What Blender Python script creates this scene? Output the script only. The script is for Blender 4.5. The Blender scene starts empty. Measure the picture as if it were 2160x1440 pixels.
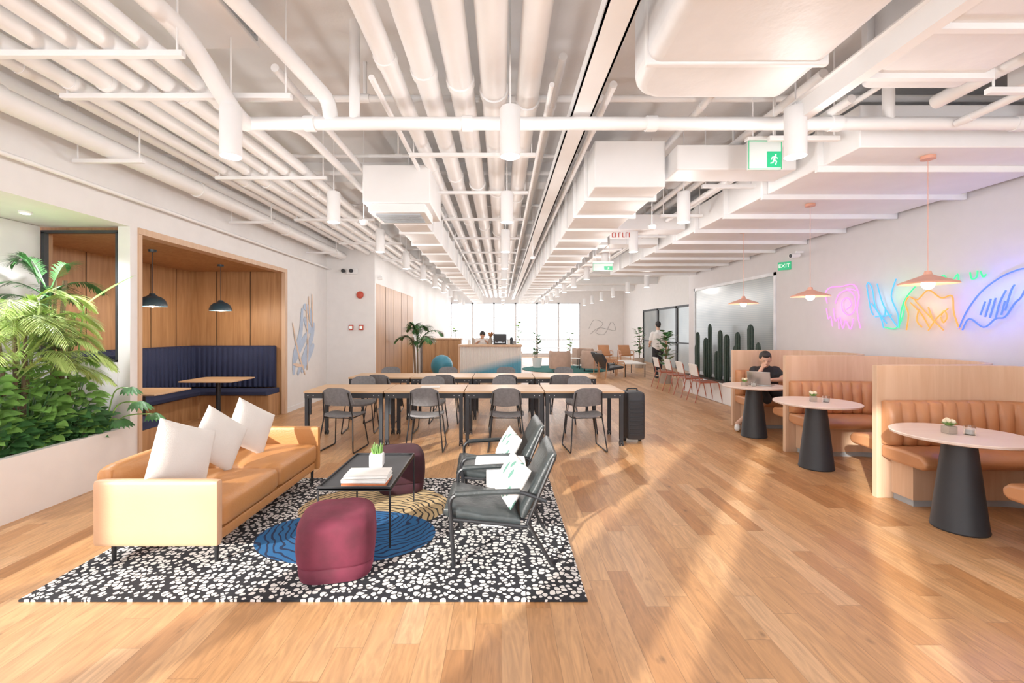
import bpy, bmesh, math, random
from mathutils import Vector, Matrix
pi=math.pi
R=random.Random(11)
scene=bpy.context.scene
COL=scene.collection
# ------------------------------------------------------------------ materials
def nt(name):
    m=bpy.data.materials.new(name); m.use_nodes=True
    t=m.node_tree; p=t.nodes['Principled BSDF']; return m,t,p
def N(t,k,**kw):
    n=t.nodes.new(k)
    for a,b in kw.items():
        if a[0]=='_': n.inputs[int(a[1:])].default_value=b
        else: setattr(n,a,b)
    return n
def c4(c,s=1): return (min(c[0]*s,1),min(c[1]*s,1),min(c[2]*s,1),1)
def M(name,col,rough=.5,metal=0,var=.08,scale=6,bump=0,bscale=60,emit=0,sheen=0,ecol=None,trans=0,coat=0):
    m,t,p=nt(name)
    tc=N(t,'ShaderNodeTexCoord'); n=N(t,'ShaderNodeTexNoise'); n.inputs['Scale'].default_value=scale; n.inputs['Detail'].default_value=4
    t.links.new(tc.outputs['Object'],n.inputs['Vector'])
    r=N(t,'ShaderNodeValToRGB'); r.color_ramp.elements[0].position=.3; r.color_ramp.elements[1].position=.7
    r.color_ramp.elements[0].color=c4(col,1-var); r.color_ramp.elements[1].color=c4(col,1+var)
    t.links.new(n.outputs['Fac'],r.inputs['Fac']); t.links.new(r.outputs['Color'],p.inputs['Base Color'])
    p.inputs['Roughness'].default_value=rough; p.inputs['Metallic'].default_value=metal
    if bump:
        n2=N(t,'ShaderNodeTexNoise'); n2.inputs['Scale'].default_value=bscale; n2.inputs['Detail'].default_value=5
        t.links.new(tc.outputs['Object'],n2.inputs['Vector'])
        b=N(t,'ShaderNodeBump'); b.inputs['Strength'].default_value=bump; b.inputs['Distance'].default_value=.02
        t.links.new(n2.outputs['Fac'],b.inputs['Height']); t.links.new(b.outputs['Normal'],p.inputs['Normal'])
    if emit:
        p.inputs['Emission Color'].default_value=c4(ecol or col); p.inputs['Emission Strength'].default_value=emit
    if sheen: p.inputs['Sheen Weight'].default_value=sheen; p.inputs['Sheen Tint'].default_value=c4(col,2.2)
    if trans: p.inputs['Transmission Weight'].default_value=trans
    if coat: p.inputs['Coat Weight'].default_value=coat
    return m
def wood(name,c1,c2,axis=2,rough=.45,freq=14,bump=.05):
    m,t,p=nt(name)
    tc=N(t,'ShaderNodeTexCoord'); mp=N(t,'ShaderNodeMapping')
    s=[freq]*3; s[axis]=freq*.07; mp.inputs['Scale'].default_value=s
    t.links.new(tc.outputs['Object'],mp.inputs['Vector'])
    n=N(t,'ShaderNodeTexNoise'); n.inputs['Scale'].default_value=1; n.inputs['Detail'].default_value=8; n.inputs['Distortion'].default_value=1.2
    t.links.new(mp.outputs['Vector'],n.inputs['Vector'])
    r=N(t,'ShaderNodeValToRGB'); r.color_ramp.elements[0].position=.3; r.color_ramp.elements[1].position=.68
    r.color_ramp.elements[0].color=c4(c1); r.color_ramp.elements[1].color=c4(c2)
    t.links.new(n.outputs['Fac'],r.inputs['Fac']); t.links.new(r.outputs['Color'],p.inputs['Base Color'])
    p.inputs['Roughness'].default_value=rough
    b=N(t,'ShaderNodeBump'); b.inputs['Strength'].default_value=bump; t.links.new(n.outputs['Fac'],b.inputs['Height']); t.links.new(b.outputs['Normal'],p.inputs['Normal'])
    return m
def mth(t,op,a,b=None,c=None):
    n=N(t,'ShaderNodeMath',operation=op)
    for i,x in enumerate((a,b,c)):
        if x is None: continue
        if isinstance(x,(int,float)): n.inputs[i].default_value=x
        else: t.links.new(x,n.inputs[i])
    return n.outputs[0]
def mixc(t,f,a,b):
    n=N(t,'ShaderNodeMix',data_type='RGBA')
    for i,x in ((0,f),(6,a),(7,b)):
        if isinstance(x,(int,float)): n.inputs[i].default_value=x
        elif isinstance(x,tuple): n.inputs[i].default_value=c4(x)
        else: t.links.new(x,n.inputs[i])
    return n.outputs[2]
def floor_mat():
    m,t,p=nt('oak_planks')
    tc=N(t,'ShaderNodeTexCoord'); sp=N(t,'ShaderNodeSeparateXYZ'); t.links.new(tc.outputs['Object'],sp.inputs[0])
    x=mth(t,'DIVIDE',sp.outputs[0],.135); row=mth(t,'FLOOR',x); fx=mth(t,'FRACT',x)
    w=N(t,'ShaderNodeTexWhiteNoise',noise_dimensions='1D'); t.links.new(row,w.inputs['W'])
    y=mth(t,'MULTIPLY_ADD',w.outputs[0],9.0,mth(t,'DIVIDE',sp.outputs[1],.95)); idx=mth(t,'FLOOR',y); fy=mth(t,'FRACT',y)
    cb=N(t,'ShaderNodeCombineXYZ'); t.links.new(row,cb.inputs[0]); t.links.new(idx,cb.inputs[1])
    w2=N(t,'ShaderNodeTexWhiteNoise',noise_dimensions='3D'); t.links.new(cb.outputs[0],w2.inputs['Vector'])
    r=N(t,'ShaderNodeValToRGB'); cr=r.color_ramp
    cr.elements[0].position=0; cr.elements[0].color=(.40,.175,.060,1); cr.elements[1].position=1; cr.elements[1].color=(.66,.39,.20,1)
    for ps,cc in ((.12,(.48,.23,.088,1)),(.4,(.55,.285,.12,1)),(.8,(.60,.33,.15,1))):
        e=cr.elements.new(ps); e.color=cc
    t.links.new(w2.outputs[0],r.inputs['Fac'])
    cb2=N(t,'ShaderNodeCombineXYZ'); t.links.new(mth(t,'MULTIPLY',sp.outputs[0],17),cb2.inputs[0]); t.links.new(mth(t,'MULTIPLY',sp.outputs[1],2.2),cb2.inputs[1]); t.links.new(mth(t,'MULTIPLY',w2.outputs[0],40),cb2.inputs[2])
    n=N(t,'ShaderNodeTexNoise'); n.inputs['Scale'].default_value=1; n.inputs['Detail'].default_value=8; n.inputs['Distortion'].default_value=2.8; t.links.new(cb2.outputs[0],n.inputs['Vector'])
    g=N(t,'ShaderNodeMapRange'); g.inputs[1].default_value=.3; g.inputs[2].default_value=.7; g.inputs[3].default_value=.73; g.inputs[4].default_value=1.12; t.links.new(n.outputs['Fac'],g.inputs[0])
    cb3=N(t,'ShaderNodeCombineXYZ'); t.links.new(mth(t,'MULTIPLY',sp.outputs[0],4.5),cb3.inputs[0]); t.links.new(mth(t,'MULTIPLY',sp.outputs[1],2.6),cb3.inputs[1]); t.links.new(mth(t,'MULTIPLY',w2.outputs[0],9),cb3.inputs[2])
    vo=N(t,'ShaderNodeTexVoronoi'); vo.inputs['Scale'].default_value=1; t.links.new(cb3.outputs[0],vo.inputs['Vector'])
    kn=N(t,'ShaderNodeMapRange'); kn.inputs[1].default_value=.02; kn.inputs[2].default_value=.09; kn.inputs[3].default_value=.5; kn.inputs[4].default_value=1; t.links.new(vo.outputs['Distance'],kn.inputs[0])
    gap=mth(t,'MAXIMUM',mth(t,'LESS_THAN',fx,.02),mth(t,'LESS_THAN',fy,.003))
    k=mth(t,'MULTIPLY',mth(t,'MULTIPLY',g.outputs[0],kn.outputs[0]),mth(t,'SUBTRACT',1,mth(t,'MULTIPLY',gap,.4)))
    vm=N(t,'ShaderNodeVectorMath',operation='SCALE'); t.links.new(r.outputs['Color'],vm.inputs[0]); t.links.new(k,vm.inputs['Scale'])
    t.links.new(vm.outputs[0],p.inputs['Base Color'])
    p.inputs['Roughness'].default_value=.38
    b=N(t,'ShaderNodeBump'); b.inputs['Strength'].default_value=.12; b.inputs['Distance'].default_value=.003; t.links.new(k,b.inputs['Height']); t.links.new(b.outputs['Normal'],p.inputs['Normal'])
    return m
def rug_mat():
    m,t,p=nt('pebble_rug')
    tc=N(t,'ShaderNodeTexCoord')
    nz=N(t,'ShaderNodeTexNoise'); nz.inputs['Scale'].default_value=7; t.links.new(tc.outputs['Object'],nz.inputs['Vector'])
    mx=N(t,'ShaderNodeVectorMath',operation='MULTIPLY_ADD'); t.links.new(nz.outputs['Color'],mx.inputs[0]); mx.inputs[1].default_value=(.05,.05,0); t.links.new(tc.outputs['Object'],mx.inputs[2])
    v=N(t,'ShaderNodeTexVoronoi',feature='F1',voronoi_dimensions='2D'); v.inputs['Scale'].default_value=24; v.inputs['Randomness'].default_value=.9; t.links.new(mx.outputs[0],v.inputs['Vector'])
    ve=N(t,'ShaderNodeTexVoronoi',feature='DISTANCE_TO_EDGE',voronoi_dimensions='2D'); ve.inputs['Scale'].default_value=24; ve.inputs['Randomness'].default_value=.9; t.links.new(mx.outputs[0],ve.inputs['Vector'])
    sc=N(t,'ShaderNodeSeparateXYZ'); t.links.new(v.outputs['Color'],sc.inputs[0])
    th=mth(t,'MULTIPLY_ADD',sc.outputs[0],.30,.23)
    peb=mth(t,'MULTIPLY',mth(t,'LESS_THAN',v.outputs['Distance'],th),mth(t,'GREATER_THAN',ve.outputs['Distance'],.08))
    base=mixc(t,peb,(.012,.013,.018),(.84,.81,.78))
    sp=N(t,'ShaderNodeSeparateXYZ'); t.links.new(tc.outputs['Object'],sp.inputs[0])
    def ell(cx,cy,rx,ry):
        a=mth(t,'DIVIDE',mth(t,'SUBTRACT',sp.outputs[0],cx),rx); b=mth(t,'DIVIDE',mth(t,'SUBTRACT',sp.outputs[1],cy),ry)
        return mth(t,'LESS_THAN',mth(t,'ADD',mth(t,'MULTIPLY',a,a),mth(t,'MULTIPLY',b,b)),1)
    sub=N(t,'ShaderNodeVectorMath',operation='SUBTRACT'); t.links.new(tc.outputs['Object'],sub.inputs[0]); sub.inputs[1].default_value=(-1.0,3.7,0)
    wv=N(t,'ShaderNodeTexWave',wave_type='RINGS',rings_direction='Z'); wv.inputs['Scale'].default_value=6.5; wv.inputs['Distortion'].default_value=9; wv.inputs['Detail'].default_value=1; wv.inputs['Detail Scale'].default_value=.9; t.links.new(sub.outputs[0],wv.inputs['Vector'])
    line=mth(t,'LESS_THAN',wv.outputs['Fac'],.2)
    gold=mixc(t,line,(.60,.43,.22),(.03,.025,.02)); blue=mixc(t,line,(.013,.12,.32),(.005,.02,.07))
    c=mixc(t,ell(-1.10,3.97,.64,.50),base,gold)
    c=mixc(t,ell(-1.16,3.42,.66,.45),c,blue)
    t.links.new(c,p.inputs['Base Color']); p.inputs['Roughness'].default_value=.95
    n2=N(t,'ShaderNodeTexNoise'); n2.inputs['Scale'].default_value=400; t.links.new(tc.outputs['Object'],n2.inputs['Vector'])
    b=N(t,'ShaderNodeBump'); b.inputs['Strength'].default_value=.3; b.inputs['Distance'].default_value=.004; t.links.new(n2.outputs['Fac'],b.inputs['Height']); t.links.new(b.outputs['Normal'],p.inputs['Normal'])
    return m
def frost_mat():
    m,t,p=nt('blind_glass'); tc=N(t,'ShaderNodeTexCoord'); sp=N(t,'ShaderNodeSeparateXYZ'); t.links.new(tc.outputs['Object'],sp.inputs[0])
    f=mth(t,'FRACT',mth(t,'MULTIPLY',sp.outputs[2],26)); l=mth(t,'LESS_THAN',f,.2)
    n=N(t,'ShaderNodeTexNoise'); n.inputs['Scale'].default_value=.8; t.links.new(tc.outputs['Object'],n.inputs['Vector'])
    a=mixc(t,n.outputs['Fac'],(.16,.20,.21),(.46,.50,.50)); c=mixc(t,mth(t,'MULTIPLY',l,.2),a,(.60,.62,.61))
    t.links.new(c,p.inputs['Base Color']); p.inputs['Roughness'].default_value=.22; return m
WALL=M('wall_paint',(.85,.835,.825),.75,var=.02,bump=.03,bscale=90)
WALLDIM=M('wall_paint_dimmed',(.66,.645,.655),.8,var=.02,bump=.03,bscale=90)  # wall paint darkened in colour, standing in for dimmer light behind the neon
CEIL=M('ceiling_paint',(.85,.85,.85),.85,var=.04,scale=2,bump=.15,bscale=20)
WHITE=M('white_paint',(.90,.90,.903),.5,var=.03,scale=3,bump=.04,bscale=25)
WRAP=M('white_wrap',(.84,.842,.85),.5,var=.06,scale=3,bump=1,bscale=3)
FLOOR=floor_mat(); RUG=rug_mat()
OAK=wood('oak_panel',(.35,.165,.065),(.50,.265,.115),2,.5)
OAKL=wood('oak_light',(.61,.39,.245),(.69,.475,.32),2,.5)
OAKT=wood('oak_top',(.58,.35,.18),(.70,.46,.27),0,.4)
PINKT=wood('birch_top',(.74,.60,.53),(.80,.68,.61),0,.3,8)
DARKSEAM=M('seam_dark',(.08,.04,.02),.8)
BLACK=M('black_metal',(.02,.021,.024),.4,metal=.3)
BLACKM=M('black_matt',(.024,.026,.031),.55)
NAVY=M('navy_fabric',(.014,.022,.068),.85,bump=.2,bscale=200,sheen=.2)
TEAL=M('teal_enamel',(.022,.055,.078),.35,coat=.3)
TAN=M('tan_leather',(.53,.225,.068),.42,var=.08,scale=3,bump=.12,bscale=70)
TANLIT=M('tan_leather_painted_sun',(.66,.38,.22),.42,var=.04,scale=3,bump=.06,bscale=70)  # paler copy of the tan leather, sunlight painted into the near arm
COGN=M('cognac_leather',(.52,.235,.105),.4,var=.08,scale=4,bump=.05,bscale=60)
LEATH=M('black_leather',(.032,.040,.042),.36,var=.3,scale=9,bump=.2,bscale=35)
LINEN=M('white_linen',(.74,.70,.66),.9,var=.03,bump=.2,bscale=150)
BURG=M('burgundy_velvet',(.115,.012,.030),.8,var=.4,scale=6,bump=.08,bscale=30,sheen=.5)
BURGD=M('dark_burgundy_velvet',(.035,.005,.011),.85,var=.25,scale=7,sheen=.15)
GREY=M('grey_felt',(.19,.185,.19),.9,var=.15,scale=30,bump=.3,bscale=250)
COPPER=M('coral_enamel',(.72,.36,.26),.45)
GLOW=M('warm_bulb',(1,.82,.6),.5,emit=14,ecol=(1,.82,.6))
GLOWW=M('lamp_diffuser',(1,.95,.9),.5,emit=9,ecol=(1,.95,.9))
LEAF=M('leaf_green',(.21,.43,.09),.4,var=.5,scale=9)
LEAFD=M('leaf_dark',(.06,.18,.055),.38,var=.4,scale=9)
LEAFP=M('palm_green',(.50,.66,.20),.45,var=.35,scale=6)
CACT=M('cactus_green',(.022,.045,.032),.6,var=.3,scale=20)
SOIL=M('soil',(.05,.03,.02),.95,bump=.5)
TRUNK=M('trunk_brown',(.22,.15,.09),.85,bump=.4)
RUST=M('rust_enamel',(.42,.11,.06),.45)
GREYB=M('grey_base',(.40,.44,.47),.6)
GREEN=M('sign_green',(.01,.38,.16),.4,emit=.25,ecol=(.02,.7,.28))
SIGNW=M('sign_white',(.8,.95,.85),.4,emit=.3,ecol=(.85,1,.92))
PANE=M('sign_pane',(.74,.80,.78),.15,var=.02)
RED=M('alarm_red',(.55,.07,.04),.4)
STEEL=M('steel',(.5,.5,.5),.3,metal=1)
GLASSM=M('clear_glass',(.95,.97,.97),.03,var=0,trans=1)
SKIN=M('skin',(.62,.36,.25),.55,var=.04)
HAIR=M('black_hair',(.012,.010,.010),.6)
CLB=M('black_cloth',(.02,.02,.024),.9)
CLW=M('white_cloth',(.8,.78,.76),.9)
STONE=M('stone_pot',(.42,.34,.28),.9,bump=.3)
BLUEB=M('ball_blue',(.04,.27,.40),.35)
FROST=frost_mat()
PINKF=M('pink_fabric',(.46,.32,.25),.9,bump=.2)
TEALR=M('teal_rug',(.01,.13,.12),.95)
CREAM=M('paper_white',(.82,.80,.77),.7)
ORNG=M('paper_orange',(.7,.2,.08),.7)
LINEG=M('line_grey',(.25,.25,.26),.8)
# ------------------------------------------------------------------ mesh builder
class B:
    def __init__(s): s.bm=bmesh.new(); s.mi=0; s.T=Matrix()
    def v(s,p): return s.bm.verts.new(s.T@Vector(p))
    def f(s,vs):
        try:
            f=s.bm.faces.new(vs); f.material_index=s.mi; return f
        except ValueError: return None
    def box(s,x0,x1,y0,y1,z0,z1):
        a=[s.v((x,y,z)) for z in (z0,z1) for x,y in ((x0,y0),(x1,y0),(x1,y1),(x0,y1))]
        for q in ((3,2,1,0),(4,5,6,7),(0,1,5,4),(1,2,6,5),(2,3,7,6),(3,0,4,7)): s.f([a[i] for i in q])
        return s
    def prism(s,poly,z0,z1):
        a=[s.v((x,y,z0)) for x,y in poly]; b=[s.v((x,y,z1)) for x,y in poly]; n=len(poly)
        s.f(a[::-1]); s.f(b)
        for i in range(n): s.f([a[i],a[(i+1)%n],b[(i+1)%n],b[i]])
        return s
    def rings(s,rs,cap=True,loop=False):
        n=len(rs[0])
        m=len(rs)
        for i in range(m if loop else m-1):
            a=rs[i]; b=rs[(i+1)%m]
            for j in range(n): s.f([a[j],a[(j+1)%n],b[(j+1)%n],b[j]])
        if cap and not loop: s.f(rs[0][::-1]); s.f(rs[-1])
    def tube(s,pts,r,seg=8,loop=False,cap=True):
        P=[Vector(p) for p in pts]; n=len(P); rr=r if isinstance(r,(list,tuple)) else [r]*n
        rs=[]; up=None
        for i in range(n):
            if loop: d=P[(i+1)%n]-P[i-1]
            else: d=P[min(i+1,n-1)]-P[max(i-1,0)]
            if d.length<1e-9: d=Vector((0,0,1))
            d.normalize()
            if up is None:
                up=Vector((0,0,1)) if abs(d.z)<.9 else Vector((1,0,0))
            u=up-d*up.dot(d)
            if u.length<1e-4: u=d.orthogonal()
            u.normalize(); up=u; w=d.cross(u)
            rs.append([s.v(P[i]+(u*math.cos(2*pi*k/seg)+w*math.sin(2*pi*k/seg))*rr[i]) for k in range(seg)])
        s.rings(rs,cap,loop); return s
    def cyl(s,p0,p1,r0,r1=None,seg=16): return s.tube([p0,p1],[r0,r0 if r1 is None else r1],seg)
    def lathe(s,prof,seg=24,c=(0,0,0),rib=None,cap=False):
        rs=[]
        for r,z in prof:
            rs.append([s.v((c[0]+r*(1+(rib[1]*math.cos(rib[0]*2*pi*k/seg) if rib else 0))*math.cos(2*pi*k/seg),c[1]+r*(1+(rib[1]*math.cos(rib[0]*2*pi*k/seg) if rib else 0))*math.sin(2*pi*k/seg),c[2]+z)) for k in range(seg)])
        s.rings(rs,cap); return s
    def ell(s,c,rad,seg=16,n=10):
        if not isinstance(rad,(list,tuple)): rad=(rad,)*3
        rs=[]
        for i in range(n+1):
            a=-pi/2+pi*i/n; cr=max(math.cos(a),.02); sz=math.sin(a)
            rs.append([s.v((c[0]+rad[0]*cr*math.cos(2*pi*k/seg),c[1]+rad[1]*cr*math.sin(2*pi*k/seg),c[2]+rad[2]*sz)) for k in range(seg)])
        s.rings(rs); return s
    def rbox(s,c,h,r,bulge=(0,0,0),n=8):
        g=[math.sin(pi/2*(-1+2*i/n)) for i in range(n+1)]
        new=[]
        for ax in range(3):
            for sg in (-1,1):
                grid=[]
                for a in g:
                    row=[]
                    for b in g:
                        p=[0,0,0]; p[ax]=sg; p[(ax+1)%3]=a; p[(ax+2)%3]=b
                        q=[]; d=[]
                        for k in range(3):
                            e=p[k]*h[k]; rk=min(r,h[k]*.98); cl=max(-(h[k]-rk),min(h[k]-rk,e)); q.append(cl); d.append(e-cl)
                        dl=math.sqrt(sum(x*x for x in d)) or 1
                        co=[q[k]+d[k]/dl*min(r,h[k]*.98) for k in range(3)]
                        for k in range(3):
                            k1=(k+1)%3; k2=(k+2)%3
                            co[k]+=bulge[k]*(1-p[k1]**2)*(1-p[k2]**2)*p[k]
                        vv=s.v((c[0]+co[0],c[1]+co[1],c[2]+co[2])); row.append(vv); new.append(vv)
                    grid.append(row)
                for i in range(n):
                    for j in range(n):
                        q4=[grid[i][j],grid[i+1][j],grid[i+1][j+1],grid[i][j+1]]
                        s.f(q4 if sg>0 else q4[::-1])
        bmesh.ops.remove_doubles(s.bm,verts=new,dist=1e-5)
        return s
    def squircle(s,prof,ex=3.2,seg=48):
        rs=[]
        for w,z in prof:
            ring=[]
            for k in range(seg):
                a=2*pi*k/seg; c,si=math.cos(a),math.sin(a)
                q=(abs(c)**ex+abs(si)**ex)**(-1/ex)
                ring.append(s.v((w*q*c,w*q*si,z)))
            rs.append(ring)
        s.rings(rs); return s
    def pillow(s,a,T,n=12):
        new=[]
        for sg in (-1,1):
            grid=[]
            for i in range(n+1):
                row=[]
                for j in range(n+1):
                    u=math.sin(pi/2*(-1+2*i/n)); v=math.sin(pi/2*(-1+2*j/n))
                    t=T*((1-u**2)*(1-v**2))**.42
                    t*=1+.06*math.sin(5*u+3*v)
                    vv=s.v((a*u*(1-.05*(1-v*v)),sg*t,a*v*(1-.05*(1-u*u)))); row.append(vv); new.append(vv)
                grid.append(row)
            for i in range(n):
                for j in range(n):
                    q4=[grid[i][j],grid[i+1][j],grid[i+1][j+1],grid[i][j+1]]
                    s.f(q4 if sg<0 else q4[::-1])
        bmesh.ops.remove_doubles(s.bm,verts=new,dist=1e-5); return s
    def leaf(s,base,d,n,L,W,droop=.25,seg=4,kind=0,fold=.15):
        base=Vector(base); d=Vector(d).normalized(); n=Vector(n); sd=d.cross(n)
        if sd.length<1e-3: sd=d.orthogonal()
        sd.normalize(); n=sd.cross(d)
        prev=None
        for i in range(seg+1):
            t=i/seg
            w=W*(math.sin(pi*min(t**.6,1))*.9+ (0.06 if i<seg else 0)) if kind==0 else W*(math.sin(pi*t)*.8+.2*(1-t))
            c=base+d*L*t-Vector((0,0,1))*droop*L*t*t
            row=[s.v(c-sd*w+n*fold*w),s.v(c),s.v(c+sd*w+n*fold*w)]
            if prev:
                s.f([prev[0],prev[1],row[1],row[0]]); s.f([prev[1],prev[2],row[2],row[1]])
            prev=row
    def frond(s,base,az,elev,L,nl=26,ll=.3,droop=.55,w=.012):
        base=Vector(base); hz=Vector((math.cos(az),math.sin(az),0)); up=Vector((0,0,1))
        def P(t): return base+hz*(L*t*math.cos(elev))+up*(L*(math.sin(elev)*t-droop*t*t*t))
        s.tube([P(i/8) for i in range(9)],[.007*(1-.08*i) for i in range(9)],5)
        sd=hz.cross(up)
        for i in range(nl):
            t=.15+.85*i/nl; tg=(P(min(t+.03,1.03))-P(t-.03)).normalized()
            l=ll*math.sin(pi*(.15+.8*t))*1.05
            for sg in (-1,1):
                d=tg*.75+sd*sg*.75+up*R.uniform(-.1,.15)
                s.leaf(P(t),d,up,l*R.uniform(.85,1.1),w,droop=.35,seg=3,kind=1)
    def obj(s,name,mats,parent=None,loc=(0,0,0),rot=(0,0,0),bevel=0,sub=0,ang=38,bseg=2,smooth=True,recalc=True):
        if recalc: bmesh.ops.recalc_face_normals(s.bm,faces=s.bm.faces)
        me=bpy.data.meshes.new(name); s.bm.to_mesh(me); s.bm.free()
        for m in (mats if isinstance(mats,(list,tuple)) else [mats]): me.materials.append(m)
        if smooth:
            me.shade_smooth()
            if not sub: me.set_sharp_from_angle(angle=math.radians(ang))
        o=bpy.data.objects.new(name,me); COL.objects.link(o); o.location=loc; o.rotation_euler=rot
        if parent: o.parent=parent
        if bevel:
            b=o.modifiers.new('bevel','BEVEL'); b.width=bevel; b.segments=bseg; b.limit_method='ANGLE'; b.angle_limit=math.radians(40)
        if sub: q=o.modifiers.new('sub','SUBSURF'); q.levels=sub; q.render_levels=sub
        return o
def tag(o,label,cat,group=None,kind=None):
    o['label']=label; o['category']=cat
    if group: o['group']=group
    if kind: o['kind']=kind
    return o
def struct(o): o['kind']='structure'; return o
def E(name,loc,rz,label,cat,group=None):
    o=bpy.data.objects.new(name,None); o.empty_display_size=.1; COL.objects.link(o); o.location=loc; o.rotation_euler=(0,0,rz)
    return tag(o,label,cat,group)
def kids(o): return [c for c in bpy.data.objects if c.parent==o]
def dup(root,loc,rz=None,label=None):
    o=root.copy(); COL.objects.link(o); o.location=loc
    if rz is not None: o.rotation_euler=(o.rotation_euler[0],o.rotation_euler[1],rz)
    if label: o['label']=label
    src=[c for c in kids(root)]
    for c in src:
        d=c.copy(); COL.objects.link(d); d.parent=o
        for c2 in kids(c):
            d2=c2.copy(); COL.objects.link(d2); d2.parent=d
    return o
def fil(pts,r=.05,n=5):
    P=[Vector(p) for p in pts]; out=[P[0]]
    for i in range(1,len(P)-1):
        a=P[i-1]-P[i]; b=P[i+1]-P[i]; k=min(r,a.length*.48,b.length*.48)
        p0=P[i]+a.normalized()*k; p1=P[i]+b.normalized()*k
        for j in range(n+1):
            t=j/n; out.append(p0*(1-t)**2+P[i]*2*t*(1-t)+p1*t*t)
    out.append(P[-1]); return out
def cat_rom(pts,n=6,closed=False):
    P=[Vector(p) for p in pts]; out=[]; m=len(P)
    for i in range(m-1):
        p0=P[max(i-1,0)];p1=P[i];p2=P[i+1];p3=P[min(i+2,m-1)]
        for j in range(n):
            t=j/n
            out.append(.5*((2*p1)+(p2-p0)*t+(2*p0-5*p1+4*p2-p3)*t*t+(3*p1-p0-3*p2+p3)*t**3))
    out.append(P[-1]); return out
def upath(xf,xb,h,Rr,o,nA,nC,nB):
    hh=h-o; xx=xb-o; r=max(Rr-o,.02); p=[]
    for i in range(nA): t=i/nA; p.append((xf+(xx-r-xf)*t,hh))
    for i in range(nC): a=pi/2*(1-i/nC); p.append((xx-r+r*math.cos(a),hh-r+r*math.sin(a)))
    for i in range(nB): t=i/nB; p.append((xx,(hh-r)*(1-2*t)))
    for i in range(nC): a=-pi/2*i/nC; p.append((xx-r+r*math.cos(a),-(hh-r)+r*math.sin(a)))
    for i in range(nA+1): t=i/nA; p.append((xx-r+(xf-xx+r)*t,-hh))
    return [Vector((a,b,0)) for a,b in p]
def sweepU(b,xf,xb,h,Rr,prof,nA=10,nC=8,nB=10,tuft=None):
    base=upath(xf,xb,h,Rr,prof[0][0],nA,nC,nB); s=[0]
    for i in range(1,len(base)): s.append(s[-1]+(base[i]-base[i-1]).length)
    cols=[]
    for q in prof:
        o,z=q[0],q[1]; m=q[2] if len(q)>2 else 0
        A=upath(xf,xb,h,Rr,o,nA,nC,nB)
        if tuft and m:
            Bp=upath(xf,xb,h,Rr,o+tuft[0]*m,nA,nC,nB)
            A=[a.lerp(c,abs(math.sin(pi*s[i]/tuft[1]))**.6) for i,(a,c) in enumerate(zip(A,Bp))]
        cols.append([Vector((p.x,p.y,z)) for p in A])
    rs=[[b.v(cols[k][i]) for k in range(len(prof))] for i in range(len(base))]
    b.rings(rs); return b
# ------------------------------------------------------------------ room shell
KF=960.0; EYE=1.55
struct(B().box(-10,8,-2.2,26.3,-.12,0).obj('floor',FLOOR,smooth=False))
BEAMS=(1.2,6.4,9.9,13.4,16.9,20.4,24)
b=B(); b.box(-10,8,-2.2,26.3,3.9,4.0)
for y in BEAMS: b.box(-3.99,8 if y>12 else 4.99,y,y+.3,3.62,3.9)
struct(b.obj('ceiling',CEIL,smooth=False))
b=B(); b.box(-4.12,-4,8.45,10.4,0,3.9); b.box(-4.12,-4,1.2,8.45,2.66,3.9); b.box(-4.13,-4,4.9,5.0,0,2.66); b.box(-10,-4.12,1.1,1.2,2.7,3.9)
struct(b.obj('wall_left',WALL,smooth=False))
b=B(); b.box(-5.07,-4.97,1.2,4.9,0,2.66); b.box(-5.07,-4.125,1.2,4.98,2.665,2.72); b.box(-4.97,-4.135,4.9,4.98,0,1.2)
struct(b.obj('wall_alcove',WALL,smooth=False))
b=B(); b.box(-4.12,-2.9,10.4,10.5,0,3.9); b.box(-3.0,-2.9,14.9,26.2,0,3.9); b.box(-3.0,-2.9,10.5,14.9,2.62,3.9)
struct(b.obj('wall_left_inner',WALL,smooth=False))
b=B(); b.box(-3.0,-2.9,10.5,14.9,0,2.62); b.mi=1
for k in range(1,5): b.box(-2.905,-2.896,10.5+k*.88,10.512+k*.88,0,2.62)
struct(b.obj('wall_panelled',[OAK,DARKSEAM],smooth=False))
b=B(); b.box(5,5.1,-2.2,8.28,0,3.9); b.box(5,5.1,8.28,11.8,0,.45); b.box(5,5.1,8.28,11.8,2.6,3.9); b.box(5,7.1,11.8,12.15,0,3.9)
struct(b.obj('wall_right',WALLDIM,smooth=False))
b=B(); b.box(7,7.1,12.15,26.2,2.5,3.9); b.box(7,7.1,12.15,16,0,2.5); b.box(7,7.1,22.5,26.2,0,2.5)
struct(b.obj('wall_office',WALL,smooth=False))
b=B(); b.box(4.5,7.1,26.1,26.2,0,3.9); b.box(-3,4.5,26.1,26.2,3.1,3.9); b.box(-3,4.5,26.1,26.2,0,.12)
struct(b.obj('wall_far',WALL,smooth=False))
b=B(); b.box(-6,5.1,-2.2,-2.05,3.45,3.9); b.box(-10,5.1,-2.2,-2.05,0,.12)
for x,w_ in ((-10,.06),(-7.6,.05),(-6.2,.12),(-4.75,.3),(-3.05,.75),(-1.95,.85),(-.75,1.2),(1.2,.1),(2.6,.3),(4.4,.7)): b.box(x,x+w_,-2.2,-2.05,0,3.9)  # unseen columns, added and widened to block the sun into floor streaks
struct(b.obj('wall_back_sun_blocks',WALL,smooth=False))
struct(B().box(-10.1,-10,-2.2,1.2,0,3.9).obj('wall_side',WALL,smooth=False))
wm=M('window_frame',(.72,.74,.77),.5)
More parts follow.
